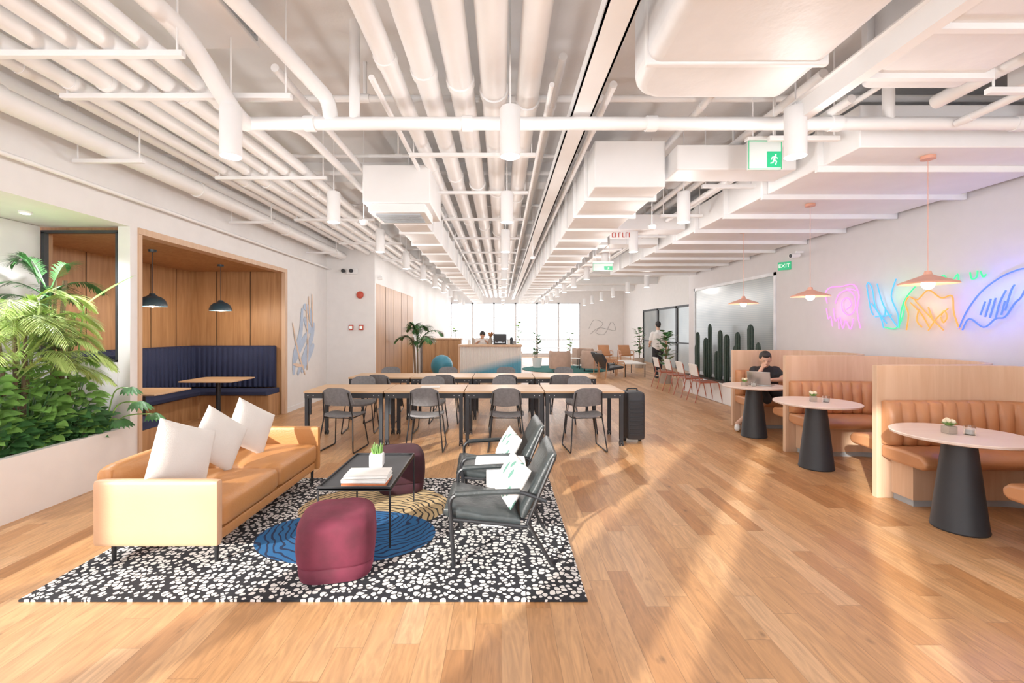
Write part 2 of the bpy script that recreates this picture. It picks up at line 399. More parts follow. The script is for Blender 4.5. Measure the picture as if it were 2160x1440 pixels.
for i in range(6):
    x0=-2.9+i*1.233; b=B(); w=1.233
    b.box(x0,x0+.05,26.08,26.16,.12,3.1); b.box(x0+w-.05,x0+w,26.08,26.16,.12,3.1); b.box(x0,x0+w,26.08,26.16,.12,.2); b.box(x0,x0+w,26.08,26.16,3.02,3.1); b.box(x0,x0+w,26.09,26.15,2.2,2.25); b.box(x0,x0+w,26.09,26.15,.95,1.0)
    struct(b.obj('window_%d'%(i+1),wm,smooth=False))
b=B(); b.box(5.0,5.03,8.33,11.75,.5,2.55); b.mi=1
b.box(4.98,5.03,8.28,8.34,.45,2.6); b.box(4.98,5.03,11.74,11.8,.45,2.6); b.box(4.98,5.03,8.28,11.8,2.54,2.6); b.box(4.98,5.03,8.28,11.8,.45,.51)
struct(b.obj('window_7',[FROST,wm],smooth=False))
b=B()
b.box(-5.86,-5.74,4.98,8.52,0,2.74); b.box(-5.74,-4.125,8.4,8.52,0,2.74); b.box(-5.74,-4.125,4.98,8.4,2.62,2.74); b.box(-5.74,-4.135,4.985,5.04,0,1.2)
b.box(-5.74,-4.97,4.98,5.04,1.2,2.62); b.box(-4.125,-4.05,8.4,8.44,0,2.6)
b.mi=1
for y in (5.7,6.28,6.86,7.44,8.02): b.box(-5.745,-5.735,y,y+.012,0,2.62)
for x in (-5.26,-4.64): b.box(x,x+.012,8.392,8.405,0,2.62)
struct(b.obj('wall_booth',[OAK,DARKSEAM],smooth=False))
b=B(); b.box(-4.12,-3.985,5.0,5.05,0,2.598); b.box(-4.05,-3.98,8.38,8.46,0,2.598); b.box(-4.14,-3.98,5.0,8.46,2.60,2.67)
struct(b.obj('trim_1',OAKL,smooth=False))
b=B(); b.box(-4.965,-4.925,4.90,4.95,1.2,2.6); b.box(-4.16,-4.135,4.90,4.95,1.2,2.6); b.box(-4.965,-4.135,4.90,4.95,2.59,2.62); b.box(-4.965,-4.135,4.90,4.95,1.2,1.22)
struct(b.obj('trim_2',BLACKM,smooth=False))
b=B(); b.box(-4,-3.985,8.47,10.4,0,.09); b.box(-4,-2.9,10.385,10.4,0,.09); struct(b.obj('baseboard_left',WHITE,smooth=False))
b=B(); b.box(4.985,5,7.5,11.8,0,.1); b.box(5.0,5.1,11.785,11.8,0,.1); struct(b.obj('baseboard_right',GREYB,smooth=False))
for i,(y0,y1) in enumerate(((16,18.2),(18.2,20.4),(20.4,22.5))):
    b=B(); b.box(6.98,7.06,y0,y0+.08,0,2.5); b.box(6.98,7.06,y1-.08,y1,0,2.5); b.box(6.98,7.06,y0,y1,2.42,2.5); b.box(6.98,7.06,y0,y1,1.0,1.05); b.mi=1; b.box(7.02,7.03,y0+.08,y1-.08,0,2.42)
    struct(b.obj('door_%d'%(i+1),[BLACKM,FROST],smooth=False))
# ------------------------------------------------------------------ planter alcove
b=B(); b.box(-4.02,-3.95,1.2,4.88,0,.52); b.box(-4.96,-4.02,1.2,4.88,0,.02); b.box(-4.96,-4.02,1.2,1.26,.02,.52)
tag(b.obj('planter_box',WALL),'long white built-in planter box below the alcove','planter')
tag(B().box(-4.95,-4.025,1.27,4.86,.022,.44).obj('soil_bed',SOIL,smooth=False),'dark soil filling the long white planter','soil',kind='stuff')
def palm(name,loc,h,nf,L,label,seed,mat=LEAFP,stems=3,emin=.5,emax=1.35,droop=.55,ll=.3,cat='plant',azr=(0,2*pi),pot=None,w=.012,nl=26):
    R.seed(seed)
    e=E(name,loc,0,label,cat)
    b=B()
    for s in range(stems):
        dx,dy=R.uniform(-.07,.07),R.uniform(-.07,.07)
        b.tube([(dx,dy,0),(dx*1.4,dy*1.4,h*.5),(dx*2,dy*2,h)],[.022,.018,.012],6)
    b.obj('stem',TRUNK,e)
    b=B()
    for k in range(nf):
        s=R.uniform(-.12,.12)
        b.frond((s*.5,R.uniform(-.1,.1)*.5,h*R.uniform(.55,1)),R.uniform(*azr),R.uniform(emin,emax),L*R.uniform(.75,1.1),nl,ll,droop,w)
    b.obj('foliage',mat,e,recalc=False)
    if pot:
        b=B(); b.lathe([(.0,.0-pot[1]),(pot[0]*.8,-pot[1]),(pot[0],0),(pot[0]*.93,0),(pot[0]*.9,-.04),(0,-.04)],20); b.obj('pot',pot[2],e)
    return e
palm('potted_palm',(-4.45,4.44,.44),1.6,17,.60,'tall dark feathery palm beside the black framed window',5,mat=LEAFD,emin=.5,droop=.5,ll=.22,w=.006,nl=42)
palm('potted_palm',(-4.22,3.98,.44),1.2,22,.78,'bright yellow-green feathery palm arching over the planter',8,emin=.35,droop=.6,ll=.25,w=.0052,nl=48,azr=(-2.2,1.5))
palm('potted_palm',(-4.40,4.25,.44),1.05,18,.72,'light green bushy palm in the middle of planter',9,emin=.35,droop=.55,ll=.24,w=.0052,nl=44,azr=(-2.1,.9))
palm('potted_palm',(-4.36,4.56,.44),1.0,13,.60,'small green palm near the booth column',12,mat=LEAF,emin=.5,droop=.5,ll=.2,w=.0055,nl=38,azr=(-2.2,.2))
def bush(loc,n,rx,ry,h,L,label,seed,mat,name='leafy_plant',z0=.05):
    R.seed(seed); e=E(name,loc,0,label,'plant'); b=B(); bs=B()
    for k in range(n):
        a=R.uniform(0,2*pi); q=R.random()**.5; z=h*R.uniform(.05,1)*(1-.35*q*q)+z0
        p=Vector((rx*q*math.cos(a),ry*q*math.sin(a),z))
        d=Vector((math.cos(a)+.3,math.sin(a)-.35,R.uniform(-.1,.7)))
        b.leaf(p,d,Vector((.3,-.5,1)),L*R.uniform(.7,1.2),L*.36*R.uniform(.8,1.1),droop=.25,seg=5)
        if k%6==0: bs.tube([(p.x*.2,p.y*.2,0),(p.x*.6,p.y*.6,z*.6),tuple(p)],.006,5)
    b.obj('foliage',mat,e,recalc=False); bs.obj('stem',LEAFD,e)
    return e
bush((-4.35,3.65,.44),250,.24,.3,.85,.14,'broad-leaved green pothos in the white planter',21,LEAF)
bush((-4.30,4.1,.44),270,.24,.28,.8,.14,'lush green pothos climbing beside the palms',22,LEAF)
bush((-4.30,4.5,.44),210,.22,.24,.62,.13,'dense glossy green pothos beside the booth column',23,LEAF)
bush((-4.19,3.75,.44),170,.11,.4,.30,.13,'dark low ground-cover leaves along the planter rim',24,LEAFD)
bush((-4.18,4.42,.44),180,.12,.36,.30,.13,'dark glossy low leaves near the planter end',25,LEAFD)
e=E('monstera_plant',(-4.12,4.72,.44),0,'monstera with split leaves at the planter end','plant')
ML=((.34,.0,.36,.15),(.2,.06,.5,.13),(.26,-.12,.2,.13),(.42,.10,.22,.12))
b=B()
for (tx,ty,tz,s) in ML: b.tube(cat_rom([(0,0,0),(tx*.4,ty*.4,tz*.9),(tx,ty,tz)],5),.007,5)
b.obj('stem',LEAF,e)
b=B()
for (tx,ty,tz,s) in ML:
    for k in range(-4,5):
        a=k*.36-.3
        b.leaf((tx,ty,tz),(math.cos(a)*.9+.2,math.sin(a)*.9-.1,-.25),(.3,-.6,1),s*(1.2-.06*abs(k)),.028,droop=.3,seg=4,kind=0)
b.obj('foliage',LEAFD,e,recalc=False)
e=E('banana_plant',(-4.3,4.6,.44),0,'tall plant with one long slender upright leaf','plant')
b=B(); b.tube(cat_rom([(0,0,0),(.02,0,.8),(.1,-.02,1.35)],6),.008,6); b.obj('stem',LEAF,e)
b=B(); b.leaf((.1,-.02,1.35),(.5,.12,.45),(-.4,-.6,.5),.6,.04,droop=.12,seg=8); b.obj('foliage',LEAF,e,recalc=False)
for y in (3.0,4.3):
    b=B(); b.cyl((-4.5,y,2.645),(-4.5,y,2.664),.05,seg=20); b.mi=1; b.cyl((-4.5,y,2.642),(-4.5,y,2.65),.035,seg=20)
    tag(b.obj('ceiling_downlight',[WHITE,GLOWW]),'small round recessed downlight in alcove ceiling','light','alcove downlights')
    l=bpy.data.lights.new('downlight_bulb','SPOT'); l.energy=130; l.spot_size=2.3; l.spot_blend=.8; l.shadow_soft_size=.04
    o=bpy.data.objects.new('downlight_bulb',l); COL.objects.link(o); o.location=(-4.3,y,2.62)
# ------------------------------------------------------------------ navy booth
e=E('booth_bench',(-4.0,6.72,0),pi,'navy upholstered u-shaped bench in oak-lined niche','bench')
b=B(); sweepU(b,.08,1.73,1.67,.06,[(.02,.0),(.02,.4),(.42,.4),(.42,.0)]); b.obj('base',OAK,e,smooth=False)
b=B(); sweepU(b,.09,1.73,1.67,.06,[(.02,.405),(.02,.49),(.45,.5),(.5,.47),(.5,.42),(.47,.4)]); b.obj('seat',NAVY,e)
b=B(); sweepU(b,.14,1.73,1.67,.06,[(.02,.495),(.02,1.24),(.06,1.26,.3),(.11,1.22,1),(.12,.9,1),(.13,.52,1)],nA=90,nC=3,nB=180,tuft=(.03,.1)); b.obj('backrest',NAVY,e,ang=80)
def booth_table(x,y,label):
    e=E('booth_table',(x,y,0),0,label,'table','booth tables')
    B().rbox((0,0,.735),(.42,.34,.015),.014,n=4).obj('table_top',OAKT,e)
    b=B(); b.cyl((0,0,.02),(0,0,.72),.035); b.lathe([(.0,.0),(.22,.0),(.22,.012),(.04,.02),(0,.02)],24); b.obj('pedestal',BLACK,e)
    return e
booth_table(-4.62,7.42,'rectangular oak table on black pedestal by navy bench')
booth_table(-4.72,5.98,'rectangular oak table nearer the planter end')
def navy_pendant(x,y):
    e=E('pendant_lamp',(x,y,1.86),0,'dark blue-grey enamel dome pendant lamp hanging in niche','lamp','dark dome pendants')
    b=B(); b.lathe([(.168,0),(.166,.03),(.145,.085),(.10,.125),(.04,.145),(.035,.17),(.03,.175),(.03,.165),(.095,.115),(.14,.08),(.158,.03),(.16,0)],28); b.obj('lamp_shade',TEAL,e)
    B().cyl((0,0,.17),(0,0,.745),.004,seg=6).obj('cord',BLACKM,e)
    B().lathe([(0,.72),(.045,.73),(.05,.76),(0,.76)],16).obj('canopy',TEAL,e)
    B().ell((0,0,.03),.04).obj('bulb',GLOW,e)
    l=bpy.data.lights.new('bulb_light','POINT'); l.energy=20; l.color=(1,.84,.66); l.shadow_soft_size=.05
    o=bpy.data.objects.new('bulb_light',l); COL.objects.link(o); o.parent=e; o.location=(0,0,-.04)
navy_pendant(-4.68,6.1); navy_pendant(-4.63,7.5)
# ------------------------------------------------------------------ mural, wall devices
def WL(px,py,X=-3.992):
    Y=X*KF/(px-1058); return (X,Y,EYE+(695-py)*Y/KF)
def WR(px,py,X=4.965):
    Y=X*KF/(px-1058); return (X,Y,EYE+(695-py)*Y/KF)
mb=M('mural_blue',(.50,.61,.78),.8); mt=M('mural_tan',(.82,.62,.48),.8)
b=B()
def strip(b,pts,w,dx=0):
    P=cat_rom([Vector(WL(*p))+Vector((dx,0,0)) for p in pts],5); prev=None
    for i,p in enumerate(P):
        d=(P[min(i+1,len(P)-1)]-P[max(i-1,0)]).normalized(); s=d.cross(Vector((1,0,0))).normalized()*w*math.sin(pi*(.15+.7*i/(len(P)-1)))
        r=[b.v(p+s),b.v(p-s)]
        if prev: b.f([prev[0],prev[1],r[1],r[0]])
        prev=r
for k,pts in enumerate(([(620,790),(622,750),(634,705),(638,650)],[(628,790),(644,745),(658,710),(662,680)],[(636,785),(654,745),(662,725)],[(640,645),(652,655),(660,690)],[(642,670),(650,690),(658,700)],[(620,765),(632,735),(650,700)])): strip(b,pts,.085,.0005*k)
b.mi=1
for k,pts in enumerate(([(617,680),(628,740),(644,790)],[(646,640),(649,720),(648,780)],[(651,625),(653,680)],[(658,620),(659,690)],[(618,768),(640,772)])): strip(b,pts,.03,.004+.0005*k)
tag(b.obj('wall_mural',[mb,mt],smooth=False),'pale blue and peach abstract leaf mural on white wall','mural')
e=E('emergency_light',(-3.4,10.39,2.88),0,'white twin-head emergency light box on wall','light')
B().box(-.12,.12,-.08,0,-.07,.06).obj('housing',WHITE,e,bevel=.01)
for x in (-.18,.0): 
    b=B(); b.cyl((x,-.12,.0),(x,-.04,.0),.045,.035); b.obj('lamp_head',BLACKM,e)
e=E('fire_bell',(-3.22,10.39,2.34),0,'round red fire alarm bell on wall','alarm')
b=B(); b.cyl((0,0,0),(0,-.03,0),.05); b.ell((0,-.045,0),(.085,.03,.085)); b.obj('gong',RED,e)
for x in (-3.43,-3.2):
    e=E('fire_call_point',(x,10.39,1.6),0,'small red fire call point on wall','alarm','fire call points')
    B().box(-.05,.05,-.035,0,-.06,.06).obj('housing',RED,e,bevel=.006); B().box(-.03,.03,-.04,-.036,-.03,.03).obj('push_plate',SIGNW,e)
# ------------------------------------------------------------------ rug
tag(B().box(-2.75,.49,2.59,4.72,.001,.013).obj('area_rug',RUG,smooth=False),'black rug with white pebbles, blue and gold medallions','rug')
RZ=.014
# ------------------------------------------------------------------ sofa
e=E('sofa',(-2.24,3.78,RZ),0,'two-seat tan leather sofa with slim panel arms','sofa')
b=B(); b.rbox((0,-.81,.345),(.405,.033,.215),.02,n=6); b.obj('armrest',TANLIT,e)['label']='tan leather arm panel with sunlight painted in'
b=B(); b.rbox((0,.81,.345),(.405,.033,.215),.02,n=6); b.obj('armrest',TAN,e)
b=B(); b.rbox((-.37,0,.37),(.033,.775,.24),.02,n=6); b.obj('back_panel',TAN,e)
b=B(); b.rbox((.02,0,.175),(.36,.77,.04),.02,n=6); b.obj('seat_frame',TAN,e)
for y in (-.39,.39):
    B().rbox((.055,y,.31),(.35,.382,.09),.05,(0,0,.022),10).obj('seat_cushion',TAN,e)
    B().rbox((-.25,y,.53),(.075,.38,.155),.06,(.025,0,.015),10).obj('back_cushion',TAN,e,rot=(0,-.12,0),loc=(-.07,0,-.03))
for x in (-.33,.35):
    for y in (-.76,.76): B().tube([(x,y,.15),(x,y,.0)],[.017,.012],8).obj('leg',BLACK,e)
def cushion(loc,rot,a,T,label,mat=LINEN,name='throw_pillow',group=None):
    o=tag(B().pillow(a,T).obj(name,mat,loc=loc,ang=180),label,'pillow',group); o.rotation_mode='YXZ'; o.rotation_euler=rot; return o
cushion((-2.27,3.24,.665),(-.25,.42,1.25),.215,.075,'large white linen throw pillow beside the near arm',group='sofa pillows')
cushion((-2.27,3.66,.67),(-.25,.68,1.28),.205,.07,'white linen throw pillow standing at sofa centre',group='sofa pillows')
cushion((-2.27,4.12,.67),(-.25,.58,1.22),.205,.07,'white linen throw pillow near the far sofa arm',group='sofa pillows')
# ------------------------------------------------------------------ coffee table
e=E('coffee_table',(-1.04,3.64,RZ),0,'rectangular black metal coffee table with thin legs','table')
b=B(); b.box(-.26,.26,-.44,.44,.41,.418)
b.obj('table_top',BLACKM,e)
b=B()
for a in ((-.26,-.248,-.44,.44),(.248,.26,-.44,.44),(-.248,.248,-.44,-.428),(-.248,.248,.428,.44)): b.box(*a,.4,.432)
b.obj('frame',BLACK,e,bevel=.001)
for x in (-.254,.254):
    for y in (-.434,.434): B().box(x-.006,x+.006,y-.006,y+.006,0,.4).obj('leg',BLACK,e)
def book(loc,rz,w,d,h,mat,label):
    e=E('book',loc,rz,label,'book','books on the coffee table')
    b=B(); b.box(-w/2,w/2,-d/2,d/2,0,.004); b.box(-w/2,w/2,-d/2,d/2,h-.004,h); b.box(-w/2,w/2,-d/2,-d/2+.004,0,h); b.obj('cover',mat,e,bevel=.001)
    B().box(-w/2+.004,w/2-.006,-d/2+.004,d/2-.006,.004,h-.004).obj('pages',CREAM,e)
book((-.99,3.36,.433),.04,.32,.22,.016,ORNG,'orange-covered book lying flat under white books')
book((-.99,3.36,.450),-.02,.32,.21,.026,CREAM,'thick white hardcover book in the middle of stack')
book((-.985,3.37,.477),.05,.31,.2,.022,CREAM,'white hardcover book on top of the stack')
e=E('potted_succulent',(-1.02,3.72,.433),.1,'small green succulent in a white square pot','plant')
B().rbox((0,0,.055),(.055,.055,.055),.012,n=4).obj('pot',WHITE,e)
b=B()
for k in range(22):
    a=k*2.4; q=.035*math.sqrt(k/22)
    b.tube([(q*math.cos(a),q*math.sin(a),.1),(q*1.5*math.cos(a),q*1.5*math.sin(a),.17+.02*math.sin(k))],[.009,.002],5)
b.obj('foliage',LEAF,e)
def ottoman(x,y,s,h,mat,label,rz=0):
    e=E('ottoman',(x,y,RZ),rz,label,'ottoman')
    z0=.10
    pr=[(s*.97,z0),(s*1.0,z0+.015)]+[(s*(1.0+.03*math.sin(pi*t)),z0+.015+(h-z0-.11)*t) for t in (.25,.5,.75,1)]
    for k in range(1,9):
        a=pi/2*k/8; pr.append((s*(.62+.38*math.cos(a))if k<8 else s*.56,h-.095+.08*math.sin(a)))
    pr+=[(s*.34,h-.008),(s*.12,h),(s*.02,h)]
    B().squircle(pr,3.8,56).obj('cushion',mat,e,ang=180)
    B().squircle([(s*.86,0),(s*.93,.012),(s*.97,.05),(s*.975,.085),(s*.95,.1)],3.8,56).obj('base',mat,e,ang=180)
    return e
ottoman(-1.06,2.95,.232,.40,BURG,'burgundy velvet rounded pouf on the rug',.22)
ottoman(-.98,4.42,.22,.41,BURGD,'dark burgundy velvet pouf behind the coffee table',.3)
# ------------------------------------------------------------------ armchairs (face -X)
e=E('lounge_chair',(0,3.24,RZ),0,'black leather lounge chair with black tubular frame','chair','leather lounge chairs')
for s in (-1,1):
    b=B(); y=s*.28
    b.tube(fil([(-.31,y,0),(-.34,y,.46),(.12,y,.485),(.29,y,.42)],.07),.014,8)
    b.tube([(.33,y,0),(.17,y,.28),(.25,y,.48),(.345,y*.95,.70)],.013,8)
    b.tube([(-.33,y*.97,.30),(.17,y*.97,.25)],.012,8)
    b.obj('side_frame',BLACK,e)
    B().tube([(-.3,y,.466),(-.05,y,.48),(.12,y,.486)],.019,8).obj('armrest',LEATH,e)
B().tube([(-.33,-.28,.30),(-.33,.28,.30)],.012,8).obj('crossbar',BLACK,e)
def slab(b,P,hw,th,n=8,seam=3,sd=.9):
    Q=[Vector((a,0,c)) for a,c in P]; rs=[]
    for i,p in enumerate(Q):
        d=(Q[min(i+1,len(Q)-1)]-Q[max(i-1,0)]).normalized(); nn=Vector((-d.z,0,d.x))
        k=th*(.55 if i in(0,len(Q)-1) else 1)
        if seam and i%seam==0 and 0<i<len(Q)-1: k*=sd
        ring=[]
        for (u,w) in ((-1,-.4),(-.96,-1),(-.5,-1.08),(0,-1.1),(.5,-1.08),(.96,-1),(1,-.4),(1,.4),(.96,1),(.5,1.12),(0,1.16),(-.5,1.12),(-.96,1),(-1,.4)):
            ring.append(b.v(p+Vector((0,u*hw,0))+nn*w*k))
        rs.append(ring)
    b.rings(rs)
b=B(); slab(b,[(-.38+.042*i,.345-.0065*i-.01*math.sin(i*.3)) for i in range(13)],.255,.036,seam=6,sd=.85); b.obj('seat',LEATH,e,ang=70)
b=B(); slab(b,[(.135+.0155*i,.30+.030*i) for i in range(15)],.25,.026,seam=7,sd=.85); b.obj('backrest',LEATH,e,ang=70)
dup(e,(-.01,4.09,RZ),.05)
m,t,pp=nt('leaf_print_fabric')
tc=N(t,'ShaderNodeTexCoord'); wv=N(t,'ShaderNodeTexVoronoi',feature='F1'); wv.inputs['Scale'].default_value=18
mp=N(t,'ShaderNodeMapping'); mp.inputs['Scale'].default_value=(1,1,.3); mp.inputs['Rotation'].default_value=(.3,.4,.2)
t.links.new(tc.outputs['Object'],mp.inputs[0]); t.links.new(mp.outputs[0],wv.inputs['Vector'])
lt=mth(t,'LESS_THAN',wv.outputs['Distance'],.27); t.links.new(mixc(t,lt,(.76,.74,.71),(.10,.24,.19)),pp.inputs['Base Color']); pp.inputs['Roughness'].default_value=.9
LPRINT=m
cushion((.07,3.17,.51),(-.42,.25,-1.05),.15,.06,'small white pillow with green leaf print on lounge chair',LPRINT,group='lounge chair pillows')
cushion((.06,4.05,.51),(-.42,.25,-1.1),.145,.055,'small leaf-print pillow on the second lounge chair',LPRINT,group='lounge chair pillows')
e=E('side_table',(-.01,3.665,RZ),0,'small white side table between two lounge chairs','table')
B().rbox((0,0,.475),(.2,.125,.014),.008,n=4).obj('table_top',WHITE,e)
b=B(); b.box(-.11,.06,-.09,.09,.012,.462); b.obj('pedestal',WHITE,e,bevel=.01)
B().box(-.15,.12,-.115,.115,0,.012).obj('base',WHITE,e,bevel=.003)
# ------------------------------------------------------------------ work tables
def work_table(x,y,label):
    e=E('work_table',(x,y,0),0,label,'table','oak work tables')
    w=.527; d=.375
    B().box(-w,w,-d,d,.708,.735).obj('table_top',OAKT,e,bevel=.003)
    b=B()
    for a in ((-w+.01,w-.01,-d+.01,-d+.045),(-w+.01,w-.01,d-.045,d-.01),(-w+.01,-w+.045,-d+.045,d-.045),(w-.045,w-.01,-d+.045,d-.045)): b.box(*a,.64,.707)
    b.mi=1
    for px in (-.47,-.40,.40,.47): b.cyl((px,-d+.011,.675),(px,-d+.005,.675),.006,seg=8)
    b.obj('frame',[BLACKM,STEEL],e)
    for sx in (-1,1):
        for sy in (-1,1):
            b=B(); X=sx*(w-.035); Y=sy*(d-.035)
            b.box(X-.024,X+.024,Y-.024,Y+.024,.09,.64)
            if sx<0: b.box(X+.03,X+.055,Y-.012,Y+.012,.42,.64)
            l=b.obj('leg',BLACKM,e,bevel=.003)
            b=B(); b.box(X-.022,X+.022,Y-.012,Y+.012,.05,.09)
            b.cyl((X-.024,Y,.034),(X-.010,Y,.034),.034,seg=14); b.cyl((X+.010,Y,.034),(X+.024,Y,.034),.034,seg=14); b.cyl((X-.024,Y,.034),(X+.024,Y,.034),.01,seg=8)
            b.obj('caster',BLACK,e)
    return e
t0=work_table(-2.63+.533,6.40,'oak-topped work table on black steel frame with casters')
for i in range(1,4): dup(t0,(-2.097+1.066*i,6.40,0))
for i in range(4): dup(t0,(-2.097+1.066*i,8.16,0))
e=E('dining_chair',(-2.05,5.96,0),-.12,'grey felt chair with thin black wire sled legs','chair','grey chairs at the work tables')
b=B(); grid=[]
nx,ny=8,8
for sg in (0,1):
    g=[]
    for i in range(nx+1):
        row=[]
        for j in range(ny+1):
            u=-1+2*i/nx; v=-1+2*j/ny
            x=.225*u*math.sqrt(1-.18*v*v); y=.21*v*math.sqrt(1-.18*u*u)
            z=.45+.02*u*u-.012*(v>0)*v*v+ .01*(v<0)*v*v-(.024 if sg==0 else 0)
            row.append(b.v((x,y,z)))
        g.append(row)
    grid.append(g)
for i in range(nx):
    for j in range(ny):
        for sg in (0,1):
            g=grid[sg]; b.f([g[i][j],g[i+1][j],g[i+1][j+1],g[i][j+1]])
def edge(g): return [g[i][0] for i in range(nx+1)]+[g[nx][j] for j in range(1,ny+1)]+[g[i][ny] for i in range(nx-1,-1,-1)]+[g[0][j] for j in range(ny-1,0,-1)]
ea,eb=edge(grid[0]),edge(grid[1])
for i in range(len(ea)): b.f([ea[i],ea[(i+1)%len(ea)],eb[(i+1)%len(ea)],eb[i]])
b.obj('seat',GREY,e)
b=B(); rs=[]
for i in range(13):
    u=-1+2*i/12; tp=.82-.05*u**4; bt=.585+.02*u**4
    y=-.235+.045*u*u; ring=[]
    for (zz,yy) in ((bt,y+.045),((bt+tp)/2,y+.0),(tp,y-.035),(tp,y-.053),((bt+tp)/2,y-.02),(bt,y+.025)):
        k=.205-.035*(zz-.585)/.23
        ring.append(b.v((k*u,yy,zz)))
    rs.append(ring)
b.rings(rs); b.obj('backrest',GREY,e,ang=60)
for s in (-1,1):
    b=B(); b.tube(fil([(s*.165,-.262,.76),(s*.19,-.185,.45),(s*.235,-.27,.009),(s*.235,.2,.009),(s*.19,.13,.43)],.03,4),.0085,7)
    b.tube([(s*.19,-.185,.43),(s*.19,.15,.43)],.008,6)
    b.obj('leg_frame',BLACK,e)
b=B(); b.tube([(-.19,.13,.425),(.19,.13,.425)],.007,6); b.tube([(-.19,-.17,.425),(.19,-.17,.425)],.007,6); b.obj('crossbar',BLACK,e)
for x,y,r in ((-.98,5.96,.03),(.07,5.96,-.03),(1.07,5.96,.1)): dup(e,(x,y,0),r)
for x,r in ((-2.15,.1),(-1.08,0),(.05,.05),(1.2,-.1)): dup(e,(x,6.93,0),pi+r)
for x,r in ((-2.0,-.1),(-.95,0),(.06,.05),(1.0,-.1)): dup(e,(x,7.68,0),r)
for x,r in ((-2.15,.1),(-1.05,0),(.1,.05),(1.2,-.1)): dup(e,(x,8.72,0),pi+r)
e=E('portable_speaker',(1.82,6.3,0),0,'tall black wheeled portable speaker beside the tables','speaker')
b=B(); b.rbox((0,0,.38),(.12,.16,.32),.03,n=6); b.obj('body',BLACKM,e)
b=B()
for k in range(9): b.box(-.09,.09,-.168,-.158,.12+k*.055,.15+k*.055)
b.obj('grille',BLACK,e)
b=B(); b.tube(fil([(-.07,.05,.69),(-.07,.05,.73),(.07,.05,.73),(.07,.05,.69)],.02),.01,6); b.obj('handle',BLACK,e)
for s in (-1,1): B().cyl((s*.09,.05,.05),(s*.12,.05,.05),.05).obj('wheel',BLACK,e)
tag(B().box(-.13,.13,-.09,.09,0,.015).obj('laptop',CREAM,loc=(-1.0,6.42,.736),rot=(0,0,.1),bevel=.004),'closed white laptop lying on the work table','laptop')
# ------------------------------------------------------------------ right banquettes
def banquette(xf,yc,label):
    e=E('banquette_booth',(xf,yc,0),0,label,'bench','curved leather banquettes')
    D=4.97-xf; h=.785; Rr=.62
    b=B(); sweepU(b,0,D,h,Rr,[(0,0.0),(0,1.22),(.055,1.22),(.055,0.0)],6,14,8); b.obj('partition',OAKL,e,bevel=.003)
    b=B(); sweepU(b,.13,D,h,Rr,[(.058,.06),(.058,.38),(.28,.38),(.28,.06)],6,10,8); b.obj('base',OAKL,e)
    b=B(); sweepU(b,.15,D,h,Rr,[(.058,.0),(.058,.058),(.26,.058),(.26,.0)],6,10,8); b.obj('plinth',GREYB,e)
    b=B(); sweepU(b,.03,D,h,Rr,[(.058,.385),(.058,.50),(.3,.505),(.46,.49),(.505,.45),(.50,.40),(.46,.375),(.2,.372)],14,12,14); b.obj('seat',COGN,e,ang=60,bevel=.03,bseg=3)
    b=B(); sweepU(b,.04,D,h,Rr,[(.058,.505),(.058,.89),(.085,.905,.3),(.115,.88,1),(.13,.74,1.2),(.14,.56,1.2),(.13,.508,1)],90,70,60,tuft=(.034,.125)); b.obj('backrest',COGN,e,ang=85)
    return e
banquette(3.46,3.465,'pale oak booth with cognac channel-tufted leather seat and flowered table')
banquette(3.6,5.04,'pale oak booth with cognac channel-tufted leather seat between two booths')
banquette(3.73,6.615,'pale oak booth with cognac leather seat where person sits')
def round_table(x,y,label):
    e=E('round_table',(x,y,0),0,label,'table','round cafe tables')
    b=B(); b.lathe([(0,.712),(.40,.712),(.42,.720),(.425,.735),(.42,.74),(0,.74)],48); b.obj('table_top',PINKT,e)
    b=B(); b.lathe([(0,0),(.170,0),(.175,.012),(.170,.03),(.102,.66),(.102,.711),(0,.711)],40); b.obj('pedestal',BLACKM,e)
    return e
round_table(3.57,3.55,'round birch cafe table on black cone pedestal with flowers')
round_table(3.54,5.12,'round birch cafe table on black cone pedestal')
round_table(3.67,6.62,'round birch cafe table with laptop, black cone pedestal')
PK=M('petal_cream',(.85,.75,.55),.7)
for i,(x,y) in enumerate(((3.50,3.56),(3.52,5.14),(3.5,6.56))):
    e=E('flower_pot',(x,y,.74),i,'tiny flower arrangement in a stone cube','flowers','table flower pots')
    B().rbox((0,0,.03),(.035,.035,.03),.006,n=4).obj('pot',STONE,e)
    b=B()
    for k in range(16):
        a=k*2.4; q=.04*math.sqrt(k/16); b.leaf((q*.5*math.cos(a),q*.5*math.sin(a),.06),(math.cos(a),math.sin(a),.9),(0,0,1),.05,.014,.2,3)
    b.obj('foliage',LEAF,e,recalc=False)
    b=B()
    for k in range(5): a=k*1.3; b.ell((.025*math.cos(a),.025*math.sin(a),.095+.008*(k%2)),.016,8,6)
    b.obj('blossom',PK,e)
    e=E('candle_glass',(x+.11,y-.05,.74),0,'small glass candle holder with white candle','candle','table candle glasses')
    B().lathe([(0,.0),(.033,0),(.036,.07),(.032,.07),(.03,.006),(0,.006)],20).obj('glass',GLASSM,e)
    B().lathe([(0,.008),(.026,.008),(.026,.04),(0,.04)],16).obj('candle',CREAM,e)
e=E('open_laptop',(3.80,6.66,.742),-.75+pi,'open grey laptop on round table facing the seated person','laptop')
B().box(-.15,.15,-.11,.11,0,.014).obj('keyboard_base',STEEL,e,bevel=.004)
b=B(); b.box(-.15,.15,-.006,.006,0,.2); b.obj('screen',STEEL,e,loc=(0,.11,.014),rot=(-.3,0,0),bevel=.004)
